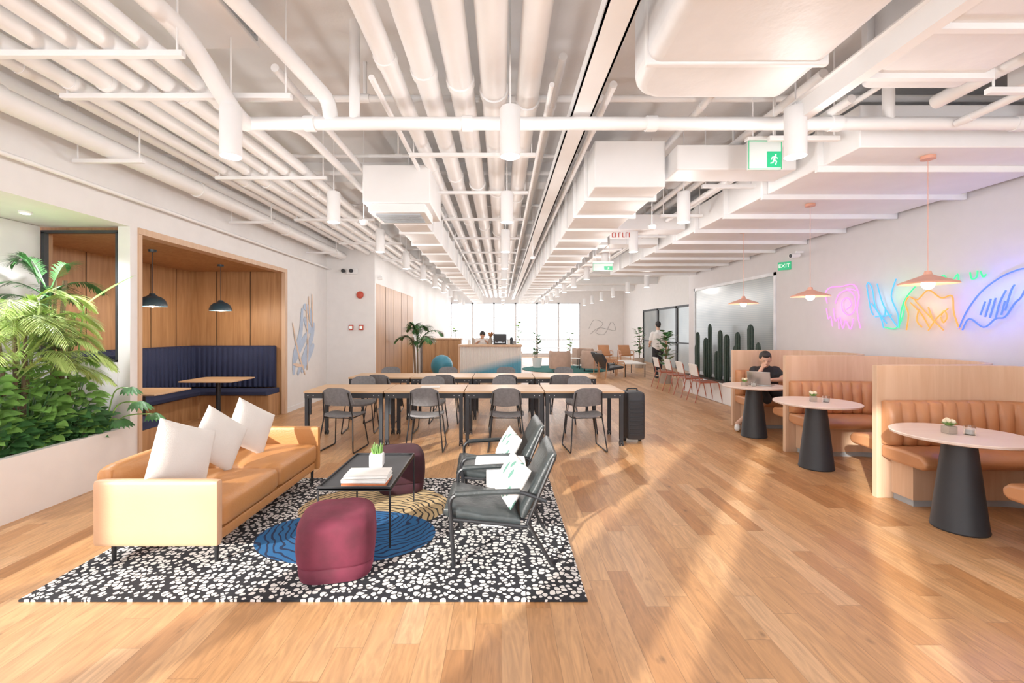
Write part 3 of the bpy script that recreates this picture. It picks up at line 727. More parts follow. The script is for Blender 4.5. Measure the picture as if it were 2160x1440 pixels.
def cone_pendant(x,y):
    e=E('pendant_lamp',(x,y,1.93),0,'coral cone pendant lamp on a thin cord','lamp','coral cone pendants')
    b=B(); b.lathe([(.20,0),(.195,.012),(.06,.065),(.03,.08),(.022,.11),(.018,.11),(.025,.075),(.055,.055),(.19,.0)],36); b.obj('lamp_shade',COPPER,e)
    B().cyl((0,0,.10),(0,0,1.06),.0024,seg=6).obj('cord',COPPER,e)
    B().lathe([(0,1.04),(.052,1.04),(.052,1.068),(0,1.068)],20).obj('canopy',COPPER,e)
    B().ell((0,0,.0),.045).obj('bulb',GLOW,e)
    l=bpy.data.lights.new('bulb_light','POINT'); l.energy=5; l.color=(1,.82,.64); l.shadow_soft_size=.05
    o=bpy.data.objects.new('bulb_light',l); COL.objects.link(o); o.parent=e; o.location=(0,0,-.1)
for y in (3.8,5.25,6.7): cone_pendant(3.56,y)
# ------------------------------------------------------------------ neon
def neon(col,strokes,label,s=1.15):
    mm=M('neon_'+label.split()[0],tuple(.08*c for c in col),.4,emit=s,ecol=col,var=0)
    b=B()
    for st in strokes: b.tube(cat_rom([WR(*p) for p in st],5),.008,6)
    return tag(b.obj('neon_sign',mm),label,'neon sign','neon leaf artwork')
neon((1,.30,.85),[[(1745,640),(1741,618),(1752,606),(1775,604),(1800,600),(1812,622),(1808,655),(1815,692)],[(1762,640),(1770,620),(1788,612),(1802,624),(1804,650),(1792,664),(1778,655),(1776,636),(1788,628),(1796,642),(1786,652)],[(1743,650),(1747,672),(1752,668),(1756,688)],[(1758,650),(1762,676),(1768,672),(1770,694)],[(1772,668),(1778,692),(1784,676),(1794,694),(1800,672)],[(1785,608),(1806,612)]],'pink and violet neon tube leaf outline on wall')
neon((.08,.45,1),[[(1828,602),(1832,596),(1840,610),(1846,645),(1858,670),(1864,692)],[(1828,602),(1836,650),(1842,664)],[(1850,598),(1862,640),(1878,668),(1894,690)],[(1890,588),(1880,625),(1893,660),(1896,690)],[(1838,640),(1850,655),(1870,682)],[(1846,668),(1880,664)],[(1868,648),(1866,668)]],'light blue neon tube leaf strokes on wall')
neon((.05,.75,.28),[[(1896,692),(1905,640),(1930,605),(1950,590)],[(1865,690),(1890,692),(1904,668),(1908,640)],[(1938,598),(1946,584),(1960,582),(1968,596),(1980,594),(1990,580),(2005,596),(2020,578),(2022,596)],[(2046,574),(2050,588),(2060,584),(2062,570)],[(2068,572),(2074,584),(2080,578)]],'green neon tube squiggles above the orange leaf')
neon((1,.33,.06),[[(1912,696),(1916,664),(1910,640),(1918,626),(1935,632),(1958,612),(1985,628),(2008,624),(2012,660),(2024,694)],[(1920,638),(1942,660),(1960,690)],[(1930,634),(1958,664),(1990,696)],[(2000,650),(1975,672),(1958,697)],[(1938,652),(1934,676),(1945,690)],[(1985,665),(1992,655),(1998,668),(1990,680),(1984,668)],[(1958,648),(1968,676)]],'orange neon tube leaf with crossing strokes')
neon((.08,.16,1),[[(2022,694),(2040,655),(2070,615),(2110,585),(2150,568),(2175,566)],[(2030,696),(2045,672),(2075,690),(2100,672),(2120,668),(2140,640),(2155,625),(2172,590)],[(2068,664),(2078,636)],[(2078,668),(2090,630)],[(2088,670),(2100,628)],[(2100,672),(2108,640),(2122,612)],[(2112,664),(2120,634)],[(2120,655),(2132,615),(2140,600)]],'deep blue neon tube banana leaf on wall',1.4)
for (px,py,c,en) in ((1775,650,(1,.25,.9),1.3),(1855,645,(.1,.5,1),1.5),(1900,620,(.08,1,.4),.8),(1965,655,(1,.38,.08),1.3),(2070,645,(.04,.14,1),3),(2125,620,(.04,.14,1),3),(2175,610,(.04,.14,1),2)):
    l=bpy.data.lights.new('neon_glow','POINT'); l.energy=en; l.color=c; l.shadow_soft_size=.02
    x,y,z=WR(px,py); o=bpy.data.objects.new('neon_glow',l); COL.objects.link(o); o.location=(x-.17,y,z)
# ------------------------------------------------------------------ signs
def text(s,size,mat,parent,loc,rot,ext=.002):
    cu=bpy.data.curves.new('t','FONT'); cu.body=s; cu.size=size; cu.extrude=ext; cu.align_x='CENTER'; cu.align_y='CENTER'
    o=bpy.data.objects.new('t',cu); COL.objects.link(o); bpy.context.view_layer.update()
    me=bpy.data.meshes.new_from_object(o.evaluated_get(bpy.context.evaluated_depsgraph_get())); bpy.data.objects.remove(o)
    me.materials.clear(); me.materials.append(mat)
    q=bpy.data.objects.new('lettering',me); COL.objects.link(q); q.parent=parent; q.location=loc; q.rotation_euler=rot; return q
def wall_exit(loc,rz,label):
    e=E('exit_sign',loc,rz,label,'sign','green exit signs')
    B().box(-.105,.105,-.03,0,-.07,.07).obj('housing',GREEN,e,bevel=.005)
    text('EXIT',.09,SIGNW,e,(0,-.033,0),(pi/2,0,0)); return e
wall_exit((4.95,7.95,2.66),-.9,'green lit EXIT sign on the wall above frosted glass')
wall_exit((5.17,11.78,2.62),0,'green lit EXIT sign on end wall')
def man(b,x0,z0,s,y):
    def L(a,c,r): b.tube([(x0+a[0]*s,y,z0+a[1]*s),(x0+c[0]*s,y,z0+c[1]*s)],r*s,6)
    b.ell((x0+.1*s,y,z0+.8*s),(.13*s,.002,.13*s),10,6)
    L((.0,.6),(-.12,.1),.13); L((-.12,.1),(.22,-.15),.09); L((.22,-.15),(.1,-.6),.08); L((-.12,.1),(-.3,-.3),.09); L((-.3,-.3),(-.65,-.4),.08); L((.05,.55),(.4,.3),.06); L((0,.55),(-.4,.45),.06); L((-.4,.45),(-.5,.1),.06)
def hang_exit(loc,w,h,label,top):
    e=E('exit_sign',loc,0,label,'sign','hanging exit signs')
    B().box(-w/2,w/2,-.012,.012,-h/2,h/2).obj('panel',PANE,e,bevel=.004)
    b=B(); b.box(-w/2-.01,w/2+.01,-.03,.03,h/2,h/2+.03); b.obj('housing',WHITE,e,bevel=.004)
    B().box(w*.06,w/2-.012,-.018,-.013,-h/2+.02,h*.12).obj('pictogram_field',GREEN,e)
    b=B(); man(b,w*.28,-h*.19,h*.24,-.02); b.obj('pictogram',SIGNW,e)
    b=B()
    for a in ((-w/2+.004,-w/2+.008,-h/2+.004,h/2-.004),(w/2-.008,w/2-.004,-h/2+.004,h/2-.004)): b.box(a[0],a[1],-.018,-.013,a[2],a[3])
    b.box(-w/2+.004,w/2-.004,-.018,-.013,-h/2+.004,-h/2+.008); b.box(-w/2+.004,w/2-.004,-.018,-.013,h/2-.008,h/2-.004); b.obj('border',GREEN,e)
    b=B()
    for x in (-w/3,w/3): b.cyl((x,0,h/2+.03),(x,0,top-loc[2]),.005,seg=6)
    b.obj('suspension_rod',WHITE,e)
hang_exit((2.25,3.9,3.04),.29,.25,'hanging clear exit sign with running figure on green',3.9)
hang_exit((1.8,8.1,2.66),.36,.14,'small hanging exit sign over the walkway',3.9)
e=E('duct_marking',(1.86,7.0-.012,3.0),0,'small hanging plate with red stencilled marks','sign')
B().box(-.2,.2,0,.01,-.05,.06).obj('plate',WHITE,e)
b=B()
for k,x in enumerate((-.16,-.11,-.06,.0,.05,.10,.15)):
    b.box(x-.006,x+.006,-.004,0,-.035,.04)
    if k%2==0: b.box(x,x+.03,-.004,0,.028,.04)
    if k%3==0: b.box(x,x+.03,-.004,0,-.035,-.022)
b.obj('stencil_marks',RED,e)
for loc in ((4.9,7.55,2.78),(-2.85,10.7,2.75)):
    e=E('security_camera',loc,0,'small white bullet security camera with dark lens','camera','security cameras')
    b=B(); b.box(-.02,.1 if loc[0]>0 else .02,-.02,.02,.04,.07); b.cyl((.0,0,.0),(0,0,.05),.012); b.obj('bracket',WHITE,e)
    B().cyl((-.12,-.02,-.01),(.04,.02,.01),.04).obj('body',WHITE,e); B().cyl((-.125,-.021,-.011),(-.118,-.02,-.01),.03).obj('lens',BLACK,e)
# ------------------------------------------------------------------ ceiling services
def ctop(y,m=.17): return 3.62 if any(abs(y-q-.15)<m for q in BEAMS) else 3.9
def pipe(x,z,y0,y1,r,label,group,elbow=None,col=2.2):
    b=B(); b.tube([(x,y0,z),(x,y1,z)],r,14)
    y=y0+.7
    while y<y1: b.tube([(x,y,z),(x,y+.07,z)],r*1.14,14); y+=col
    return tag(b.obj('ceiling_pipe',WHITE),label,'pipe',group)
g='white pipes in parallel run'
for i,(x,r,y1) in enumerate(((-2.8,.060,16),(-2.6,.054,20),(-2.38,.060,20),(-2.17,.052,20))):
    pipe(x,3.30,.3,y1,r,'long white insulated pipe running along the ceiling',g,col=2.2+.1*i)
pipe(-3.05,3.30,.3,10.39,.052,'long white insulated pipe running along the ceiling',g)
pipe(-3.62,3.22,.3,10.39,.085,'thick white pipe running beside the side wall',g)
pipe(-3.40,3.40,.3,10.39,.045,'slim white pipe running beside the side wall',g)
pipe(-3.83,3.46,.3,10.39,.06,'white pipe high against the side wall',g)
pipe(-3.90,2.93,3.0,10.39,.020,'thin white conduit clipped to the side wall',g)
for i,(x,r) in enumerate(((-.80,.07),(-.56,.085),(-.31,.095),(-.06,.10),(.21,.09))):
    pipe(x,3.42+(.0 if i<2 else .01),.3,25.5,r,'thick white insulated pipe along the central ceiling',g,col=2.1+.15*i)
for x,z,r in ((.44,3.5,.03),(.80,3.3,.028),(-.93,3.35,.022),(2.3,3.38,.035),(2.5,3.2,.03),(2.62,3.5,.04),(-1.62,3.42,.03),(.36,3.3,.018),(1.75,3.5,.03),(2.72,3.3,.02)):
    pipe(x,z,3.25,24,r,'slim white sprinkler pipe along the ceiling',g,col=1.6)
for y,z,r in ((2.2,3.72,.025),(4.0,3.58,.03),(5.3,3.57,.022),(5.9,3.58,.03),(7.4,3.57,.022),(8.6,3.58,.03),(11.4,3.57,.03),(14.6,3.57,.03)):
    b=B(); b.tube([(-3.95 if y<10.3 else -2.85,y,z),(4.95,y,z)],r,10)
    for x in (-1.2,.85,2.7):
        b.tube([(x,y,z),(x,y,ctop(y))],r*.6,8); b.tube([(x-.04,y,z),(x+.04,y,z)],r*1.3,10)
    tag(b.obj('ceiling_pipe',WHITE),'thin white conduit crossing high under the slab','pipe','cross conduits')
b=B(); b.box(.53,.55,.3,25,3.2,3.29); b.box(.68,.70,.3,25,3.2,3.29); b.box(.53,.70,.3,25,3.2,3.21)
tag(b.obj('cable_tray',WHITE,bevel=.003),'long white metal cable tray under the ceiling','cable tray')
def strut(x0,x1,y,z,label='white metal strut bar carrying the pipes'):
    b=B(); b.box(x0,x1,y-.02,y+.02,z-.025,z+.012); o=b.obj('pipe_hanger',WHITE,bevel=.003)
    tag(o,label,'bracket','pipe hanger struts')
    for x in (x0+.04,x1-.04): B().cyl((x,y,z),(x,y,ctop(y)),.007,seg=6).obj('rod',WHITE,o)
for y in (2.75,3.25,5.0,6.9,8.8,10.9,12.8,14.7): strut(-3.14 if y<10.4 else -2.86,-1.92 if y!=3.25 else -1.5,y,3.22)
for y in (1.9,4.55,5.8,7.2,8.7,10.3,12,13.8,15.6,17.6,19.6): strut(-.92,.34,y,3.30)
for y in (4.2,6.6,9.2): strut(-3.95,-3.3,y,3.11)
for y in (3.75,5.0,6.3,7.7): strut(2.2,2.78,y,3.13)
b=B(); b.tube([(-1.95,3.47,3.12),(4.95,3.47,3.12)],.048,14)
for x in (-1.5,-.3,1.1,2.5,3.9): b.tube([(x,3.47,3.12),(x+.08,3.47,3.12)],.058,14)
b.tube([(-1.12,3.47,3.12),(-1.12,3.47,3.9)],.04,12); b.tube([(2.95,3.47,3.12),(2.95,3.47,3.9)],.04,12); b.tube([(4.1,3.47,3.12),(4.1,3.47,3.9)],.035,12)
tag(b.obj('ceiling_pipe',WHITE),'white cross pipe with vertical drops below the ceiling','pipe',g)
b=B(); b.tube(fil([(-1.75,1.2,3.5),(-1.55,2.9,3.5),(-1.32,3.47,3.3),(-1.3,3.47,3.14)],.25,8),.055,14); b.tube([(-1.6,2.4,3.5),(-1.58,2.55,3.5)],.08,14)
tag(b.obj('ceiling_pipe',WHITE),'white elbowed pipe with valve joining the cross pipe','pipe',g)
b=B(); b.tube(fil([(-2.0,.3,3.42),(-2.0,2.9,3.42),(-1.9,3.2,3.1),(-1.95,3.47,3.12)],.2,8),.06,14)
tag(b.obj('ceiling_pipe',WHITE),'thick white pipe bending down to the cross pipe','pipe',g)
b=B(); b.tube(fil([(-1.95,3.47,3.12),(-1.75,3.9,3.3),(-1.7,10,3.3)],.2,6),.04,12); tag(b.obj('ceiling_pipe',WHITE),'white branch pipe running back from the cross pipe','pipe',g)
def duct(name,x0,x1,y0,y1,z0,z1,step,label,fl=.03,drop=.0,mat=None):
    e=E(name,((x0+x1)/2,y0,z0),0,label,'air duct'); w=(x1-x0)/2; h=z1-z0
    B().box(-w,w,0,y1-y0,0,h).obj('duct_body',mat or WHITE,e,bevel=.01)
    me=None; y=step*.5
    while y<y1-y0:
        if me is None:
            b=B(); f=fl
            b.box(-w-f,w+f,-.018,.018,-f,.0); b.box(-w-f,w+f,-.018,.018,h,h+f); b.box(-w-f,-w,-.018,.018,0,h); b.box(w,w+f,-.018,.018,0,h)
            o=b.obj('flange',WHITE,e,loc=(0,y,0),bevel=.003); me=o
        else:
            o=me.copy(); COL.objects.link(o); o.parent=e; o.location=(0,y,0)
        y+=step
    return e
duct('air_duct',-1.42,-.98,6.0,24,2.93,3.30,.9,'long white sheet metal duct with flanged joints')
duct('air_duct',.92,1.62,4.5,25,2.96,3.42,.75,'wide central white duct with flanged joints',.035)
duct('air_duct',2.85,4.93,3.62,11.7,3.0,3.34,.85,'very wide flat white duct beside the wall',.055)
duct('air_duct',1.9,2.2,8,24,3.05,3.3,.9,'narrow white duct running parallel to the walkway')
e=E('air_conditioning_unit',(-1.17,5.1,2.85),0,'white ceiling air conditioning unit with slotted vents','air conditioner')
B().box(-.39,.37,0,.9,.12,.55).obj('body',WHITE,e,bevel=.012)
b=B(); b.box(-.33,.31,.02,.6,0.02,.12)
b.obj('diffuser_box',WHITE,e,bevel=.008)
b=B()
for k in range(7): b.box(-.26,.24,.08+k*.06,.10+k*.06,-.0,.018)
b.obj('vent_grille',GREYB,e)
e=E('air_conditioning_unit',(-1.75,1.55,3.58),-.0,'white ducted unit with long louvred grille','air conditioner')
B().box(-.42,.0,0,1.75,0,.22).obj('body',WHITE,e,bevel=.01)
b=B()
for k in range(44): b.box(0.005,.03,.06+k*.037,.075+k*.037,.04,.18)
b.obj('vent_grille',GREYB,e)
b=B(); b.box(0,.01,.04,1.7,.03,.19); b.obj('grille_frame',GREYB,e)
text('L057',.10,GREYB,e,(-.25,1.0,-.002),(pi,0,0))
e=E('air_duct',(0,0,0),0,'foil-wrapped white duct with rounded edges overhead','air duct')
x0,x1,y0,y1=.84,1.86,.3,3.05; r=.22
pl=[(x0,y0)]+[(x0+r-r*math.cos(a),y1-r+r*math.sin(a)) for a in [pi/2*i/10 for i in range(11)]]+[(x1,y1),(x1,y0)]
b=B(); b.prism(pl,3.08,3.58); b.obj('duct_body',WRAP,e,bevel=.07,bseg=4)
for y in (1.55,2.05,2.6): B().box(.825,1.875,y,y+.04,3.065,3.59).obj('joint_band',WHITE,e,bevel=.01)
e=E('air_duct',(0,0,0),0,'second wrapped white duct with joint bands overhead','air duct')
b=B(); b.prism([(2.24,.3),(2.24,2.7),(2.32,2.95),(2.95,2.95),(2.95,.3)],3.1,3.52); b.obj('duct_body',WRAP,e,bevel=.04,bseg=3)
for y in (1.3,1.8,2.3,2.75): B().box(2.21,2.98,y,y+.04,3.07,3.545).obj('joint_band',WHITE,e)
b=B(); b.box(2.05,2.12,.3,3.3,3.0,3.12); b.box(2.02,2.15,.3,3.3,3.12,3.13); tag(b.obj('ceiling_rail',WHITE),'long white metal rail between two wrapped ducts','rail')
duct('air_duct',3.55,4.9,.5,3.2,3.22,3.56,.42,'ribbed white duct with closely spaced flanges overhead',.04)
for x,z,r,y1 in ((3.15,3.2,.05,3.3),(3.3,3.42,.035,3.3),(3.42,3.1,.028,3.42)):
    pipe(x,z,.4,y1,r,'white pipe between overhead wrapped ducts',g,col=1.1)
for y in (2.05,2.85): strut(3.04,3.5,y,3.05)
for y in (4.3,6.9,8.1): 
    b=B(); b.box(1.66,2.79,y,y+.35,3.06,3.3); tag(b.obj('branch_duct',WHITE,bevel=.012),'short white branch duct linking two main ducts','air duct','branch ducts')
for x,y in ((-1.62,5.35),(1.85,5.6),(.55,8)):
    e=E('ceiling_sensor',(x,y,2.78),0,'small white smoke detector hanging on a rod','sensor','hanging smoke detectors')
    B().lathe([(0,0),(.03,0),(.05,.03),(.05,.05),(.02,.07),(0,.07)],18).obj('housing',WHITE,e); B().cyl((0,0,.07),(0,0,1.12),.006,seg=6).obj('rod',WHITE,e)
b0=2.75
e=E('pendant_lamp',(-1.88,3.16,b0),0,'white cylinder pendant light on a thin cord','lamp','white cylinder pendants')
b=B(); b.lathe([(.068,0),(.07,.005),(.07,.33),(.064,.34),(0,.34)],28); b.lathe([(.068,0),(.062,.0),(.06,.04),(0,.045)],28); b.obj('lamp_shade',WHITE,e)
B().lathe([(0,.012),(.06,.012),(.06,.02),(0,.02)],20).obj('bulb',GLOWW,e)
B().cyl((0,0,.34),(0,0,1.15),.006,seg=6).obj('cord',WHITE,e)
B().lathe([(0,1.12),(.05,1.12),(.05,1.15),(0,1.15)],16).obj('canopy',WHITE,e)
LD=bpy.data.lights.new('pendant_light','POINT'); LD.energy=15; LD.color=(1,.96,.925); LD.shadow_soft_size=.06
def plight(x,y):
    o=bpy.data.objects.new('pendant_light',LD); COL.objects.link(o); o.location=(x,y,b0-.07)
first=True
for k in range(11):
    y=3.16+1.94*k
    for x in (-1.88,.06,2.04)+((4.1,) if 12<y else ()):
        if not first: dup(e,(x,y,b0))
        first=False
        plight(x,y)
# ------------------------------------------------------------------ mid / far zone
palm('potted_palm',(-2.2,12.0,.35),1.0,14,.85,'tall dark palm in a pot beside panelled wall',31,mat=LEAFD,pot=(.22,.35,STONE),w=.018)
tag(B().ell((-1.97,15,.36),.36,32,20).obj('exercise_ball',BLUEB),'glossy blue exercise ball on the floor','ball')
e=E('reception_counter',(-.34,13.5,0),0,'white fluted reception counter with oak top and end','counter')
m,t,pp=nt('fluted_front'); tc=N(t,'ShaderNodeTexCoord'); sp=N(t,'ShaderNodeSeparateXYZ'); t.links.new(tc.outputs['Object'],sp.inputs[0])
rr=N(t,'ShaderNodeValToRGB'); rr.color_ramp.elements[0].position=.35; rr.color_ramp.elements[0].color=(.10,.38,.55,1); rr.color_ramp.elements[1].position=.6; rr.color_ramp.elements[1].color=(.85,.82,.78,1)
t.links.new(mth(t,'ADD',sp.outputs[2],mth(t,'MULTIPLY',sp.outputs[0],-.25)),rr.inputs['Fac']); t.links.new(rr.outputs['Color'],pp.inputs['Base Color'])
b=B(); b.box(-.9,.93,.04,.7,.0,1.04)
for k in range(45): b.cyl((-.88+k*.04,.035,.03),(-.88+k*.04,.035,1.04),.018,seg=8)
b.obj('front_panel',m,e)
b=B(); b.box(-.95,.95,-.02,.75,1.04,1.10); b.box(-.95,-.9,0,.72,0,1.04); b.obj('counter_top',OAKL,e,bevel=.004)
e=E('kitchen_cabinet',(-2.1,16.2,0),0,'oak storage counter with doors and pale top','cabinet')
B().box(-.72,.66,0,.6,.0,1.2).obj('body',OAK,e,bevel=.004)
for k in range(3): B().box(-.70+k*.455,-.26+k*.455,-.02,0,.08,1.16).obj('door',OAK,e,bevel=.004)
B().box(-.74,.68,-.03,.62,1.2,1.24).obj('worktop',OAKL,e,bevel=.004)
e=E('coffee_machine',(-.05,13.85,1.10),0,'black and steel espresso machine on counter','coffee machine')
b=B(); b.rbox((0,0,.2),(.2,.17,.12),.02,n=5); b.box(-.2,.2,-.15,.17,0,.05); b.box(-.2,-.14,-.05,.17,.05,.15); b.box(.14,.2,-.05,.17,.05,.15); b.obj('body',BLACKM,e)
for x in (-.08,.08): B().cyl((x,-.12,.06),(x,-.12,.12),.03).obj('group_head',STEEL,e)
for i,(x,h,mt_) in enumerate(((.22,.16,CREAM),(.3,.22,BLACK),(.4,.12,STEEL),(-.98,.14,CREAM),(-.86,.2,STONE))):
    e=E('counter_jar',(x-.0,13.8,1.10),0,('black' if mt_ is BLACK else 'steel' if mt_ is STEEL else 'stone' if mt_ is STONE else 'white')+' lidded jar standing on reception counter','jar')
    B().lathe([(0,0),(.045,0),(.05,h*.8),(.03,h),(0,h)],18).obj('body',mt_,e)
e=E('flower_vase',(-.34,14.05,1.10),0,'vase of dried orange flowers on the counter','vase')
B().lathe([(0,0),(.06,0),(.08,.1),(.04,.2),(.045,.22),(0,.22)],18).obj('body',STONE,e)
b=B()
R.seed(4)
for k in range(60):
    a=R.uniform(0,2*pi); b.leaf((0,0,.2),(math.cos(a)*R.uniform(.2,1),math.sin(a)*R.uniform(.2,1),R.uniform(.7,1.2)),(0,0,1),R.uniform(.15,.32),.02,.2,3)
b.obj('bouquet',M('dried_flower',(.55,.25,.10),.9),e,recalc=False)
def ficus(x,y,h,label,seed,potm=STONE,pr=.2,ph=.4,n=34,L=.26,mat=LEAFD):
    R.seed(seed); e=E('potted_fig_tree',(x,y,0),0,label,'plant')
    B().lathe([(0,0),(pr*.8,0),(pr,ph),(pr*.92,ph),(pr*.9,ph-.05),(0,ph-.05)],22).obj('pot',potm,e)
    b=B(); b.tube([(0,0,ph-.05),(.02,.01,h*.6),(-.02,0,h*.93)],[.022,.018,.01],7); b.tube([(.01,0,h*.45),(.15,.05,h*.8)],[.014,.008],6); b.obj('stem',TRUNK,e)
    b=B()
    for k in range(n):
        a=R.uniform(0,2*pi); z=R.uniform(ph+.1,h); q=.06+.1*R.random()
        b.leaf((q*math.cos(a),q*math.sin(a),z),(math.cos(a),math.sin(a),R.uniform(.1,1)),(0,0,1),L*R.uniform(.7,1.1),L*.3,.3,5)
    b.obj('foliage',mat,e,recalc=False); return e
ficus(4.75,13.2,1.5,'potted fig tree in stone pot by the walkway',41,n=60)
ficus(1.45,18.6,1.35,'dark leafy fig tree in white pot',42,WHITE,n=50)
ficus(5.6,18.5,1.6,'leafy fig tree near the glass offices',43,n=50)
ficus(3.3,22,1.4,'small leafy tree in pot near windows',44,WHITE,mat=LEAF)
ficus(.9,24,1.9,'slender green plant in front of bright windows',45,WHITE,mat=LEAF)
ficus(-1.9,18.9,1.7,'green plant behind the storage counter',46,WHITE,mat=LEAF)
e=E('wire_chair',(4.35,9.75,0),-pi/2,'rust-red slim wire chair with pale back','chair','rust wire chairs')
for s in (-1,1):
    b=B(); b.tube(fil([(s*.2,-.25,.78),(s*.2,-.18,.43),(s*.22,-.3,.01)],.03),.01,6); b.tube(fil([(s*.2,-.18,.43),(s*.2,.2,.44),(s*.22,.28,.01)],.03),.01,6); b.obj('leg_frame',RUST,e)
B().box(-.2,.2,-.2,.2,.435,.452).obj('seat',RUST,e,bevel=.006)
b=B(); b.box(-.19,.19,-.012,.012,-.12,.14); b.obj('backrest',CREAM,e,loc=(0,-.235,.68),rot=(.22,0,0),bevel=.008)
for y in (10.5,11.25,12.1): dup(e,(4.35,y,0))
e=E('cactus_planter',(4.78,10.0,0),0,'low white planter trough holding tall cacti','planter')
b=B(); b.box(-.16,.19,-1.6,1.6,0,.42); b.obj('trough',WHITE,e,bevel=.01); B().box(-.13,.17,-1.56,1.56,.42,.44).obj('soil',SOIL,e)
for i,(px,py) in enumerate(((1469,725),(1476,700),(1489,712),(1502,683),(1519,696),(1538,705),(1551,728),(1561,700),(1583,684),(1605,722),(1512,740),(1572,745))):
    x=4.78; y=x*KF/(px-1058); ztop=EYE+(695-py)*y/KF; h=ztop-.44; r=.038+.007*(i%3)
    b=B(); prof=[(r*.75,0),(r,.1)]+[(r*(1+.03*math.sin(k*1.7)),.1+(h-.2)*k/5) for k in range(1,6)]+[(r*.8,h-.04),(r*.4,h-.008),(.004,h)]
    b.lathe(prof,32,rib=(8,.16),cap=True); tag(b.obj('column_cactus',CACT,loc=(x-.05*(i%2),y,.441)),'tall ribbed dark green column cactus in trough','cactus','column cacti')
tag(B().lathe([(0,.002),(1.7,.002),(1.7,.014),(0,.014)],48,c=(2.5,17.9,0)).obj('area_rug',TEALR),'round dark teal rug under lounge seating','rug')
def tub(x,y,rz,label,mat=PINKF):
    e=E('tub_armchair',(x,y,.015),rz,label,'chair','tub armchairs')
    b=B(); sweepU(b,-.34,.36,.38,.34,[(0,.12),(0,.72),(.04,.76),(.1,.74),(.13,.42),(.13,.12)],6,10,4); b.obj('backrest',mat,e,ang=60)
    B().rbox((-.06,0,.28),(.3,.27,.14),.06,(0,0,.02),6).obj('seat',mat,e)
    for a in (-.26,.26):
        for c in (-.26,.26): B().cyl((a,c,0),(a,c,.14),.015,seg=8).obj('leg',BLACK,e)
    return e
a=tub(2.15,16.7,-pi/2,'dusty pink tub armchair on the teal rug'); dup(a,(3.35,16.9,.015),-pi/2-.2); dup(a,(3.3,18.8,.015),pi/2+.3)
def lounge2(x,y,rz,label,m1=BLACKM):
    e=E('lounge_chair',(x,y,0),rz,label,'chair','lounge chairs near the windows')
    b=B(); slab(b,[(-.3+.06*i,.36-.008*i) for i in range(10)],.28,.04,seam=0); b.obj('seat',m1,e)
    b=B(); slab(b,[(.2+.03*i,.34+.055*i) for i in range(9)],.28,.04,seam=0); b.obj('backrest',m1,e)
    for s in (-1,1):
        b=B(); b.tube(fil([(-.28,s*.31,0),(-.3,s*.31,.52),(.3,s*.31,.54),(.34,s*.31,0)],.05),.016,6); b.obj('leg_frame',COGN,e)
    return e
a=lounge2(3.55,14.7,pi+.2,'black lounge chair with brown frame by walkway'); dup(a,(3.6,15.7,0),pi+.1)
a=lounge2(5.0,22,pi/2,'brown leather lounge chair against white wall',COGN); dup(a,(6.0,22,0),pi/2)
def lowtable(x,y,w,d,h,label,z=0):
    e=E('low_table',(x,y,z),0,label,'table')
    B().box(-w,w,-d,d,h-.03,h).obj('table_top',CREAM,e,bevel=.004)
    for sx in (-1,1):
        for sy in (-1,1): B().box(sx*(w-.03)-.012,sx*(w-.03)+.012,sy*(d-.03)-.012,sy*(d-.03)+.012,0,h-.03).obj('leg',BLACK,e)
lowtable(4.35,15.6,.35,.8,.45,'long pale low table with thin black legs')
lowtable(2.4,20.6,.9,.4,.74,'pale dining table near the windows')
lowtable(2.75,17.9,.3,.3,.42,'square pale low table on teal rug',.015)
b=B(); b.tube(cat_rom([(5.0,26.08,1.6),(5.3,26.08,2.1),(5.8,26.08,1.9),(5.4,26.08,1.4),(5.9,26.08,1.3),(6.3,26.08,2.0),(6.5,26.08,1.5),(5.6,26.08,1.65),(5.1,26.08,1.3)],8),.008,6)
tag(b.obj('line_artwork',LINEG),'thin grey abstract line drawing on white wall','artwork')
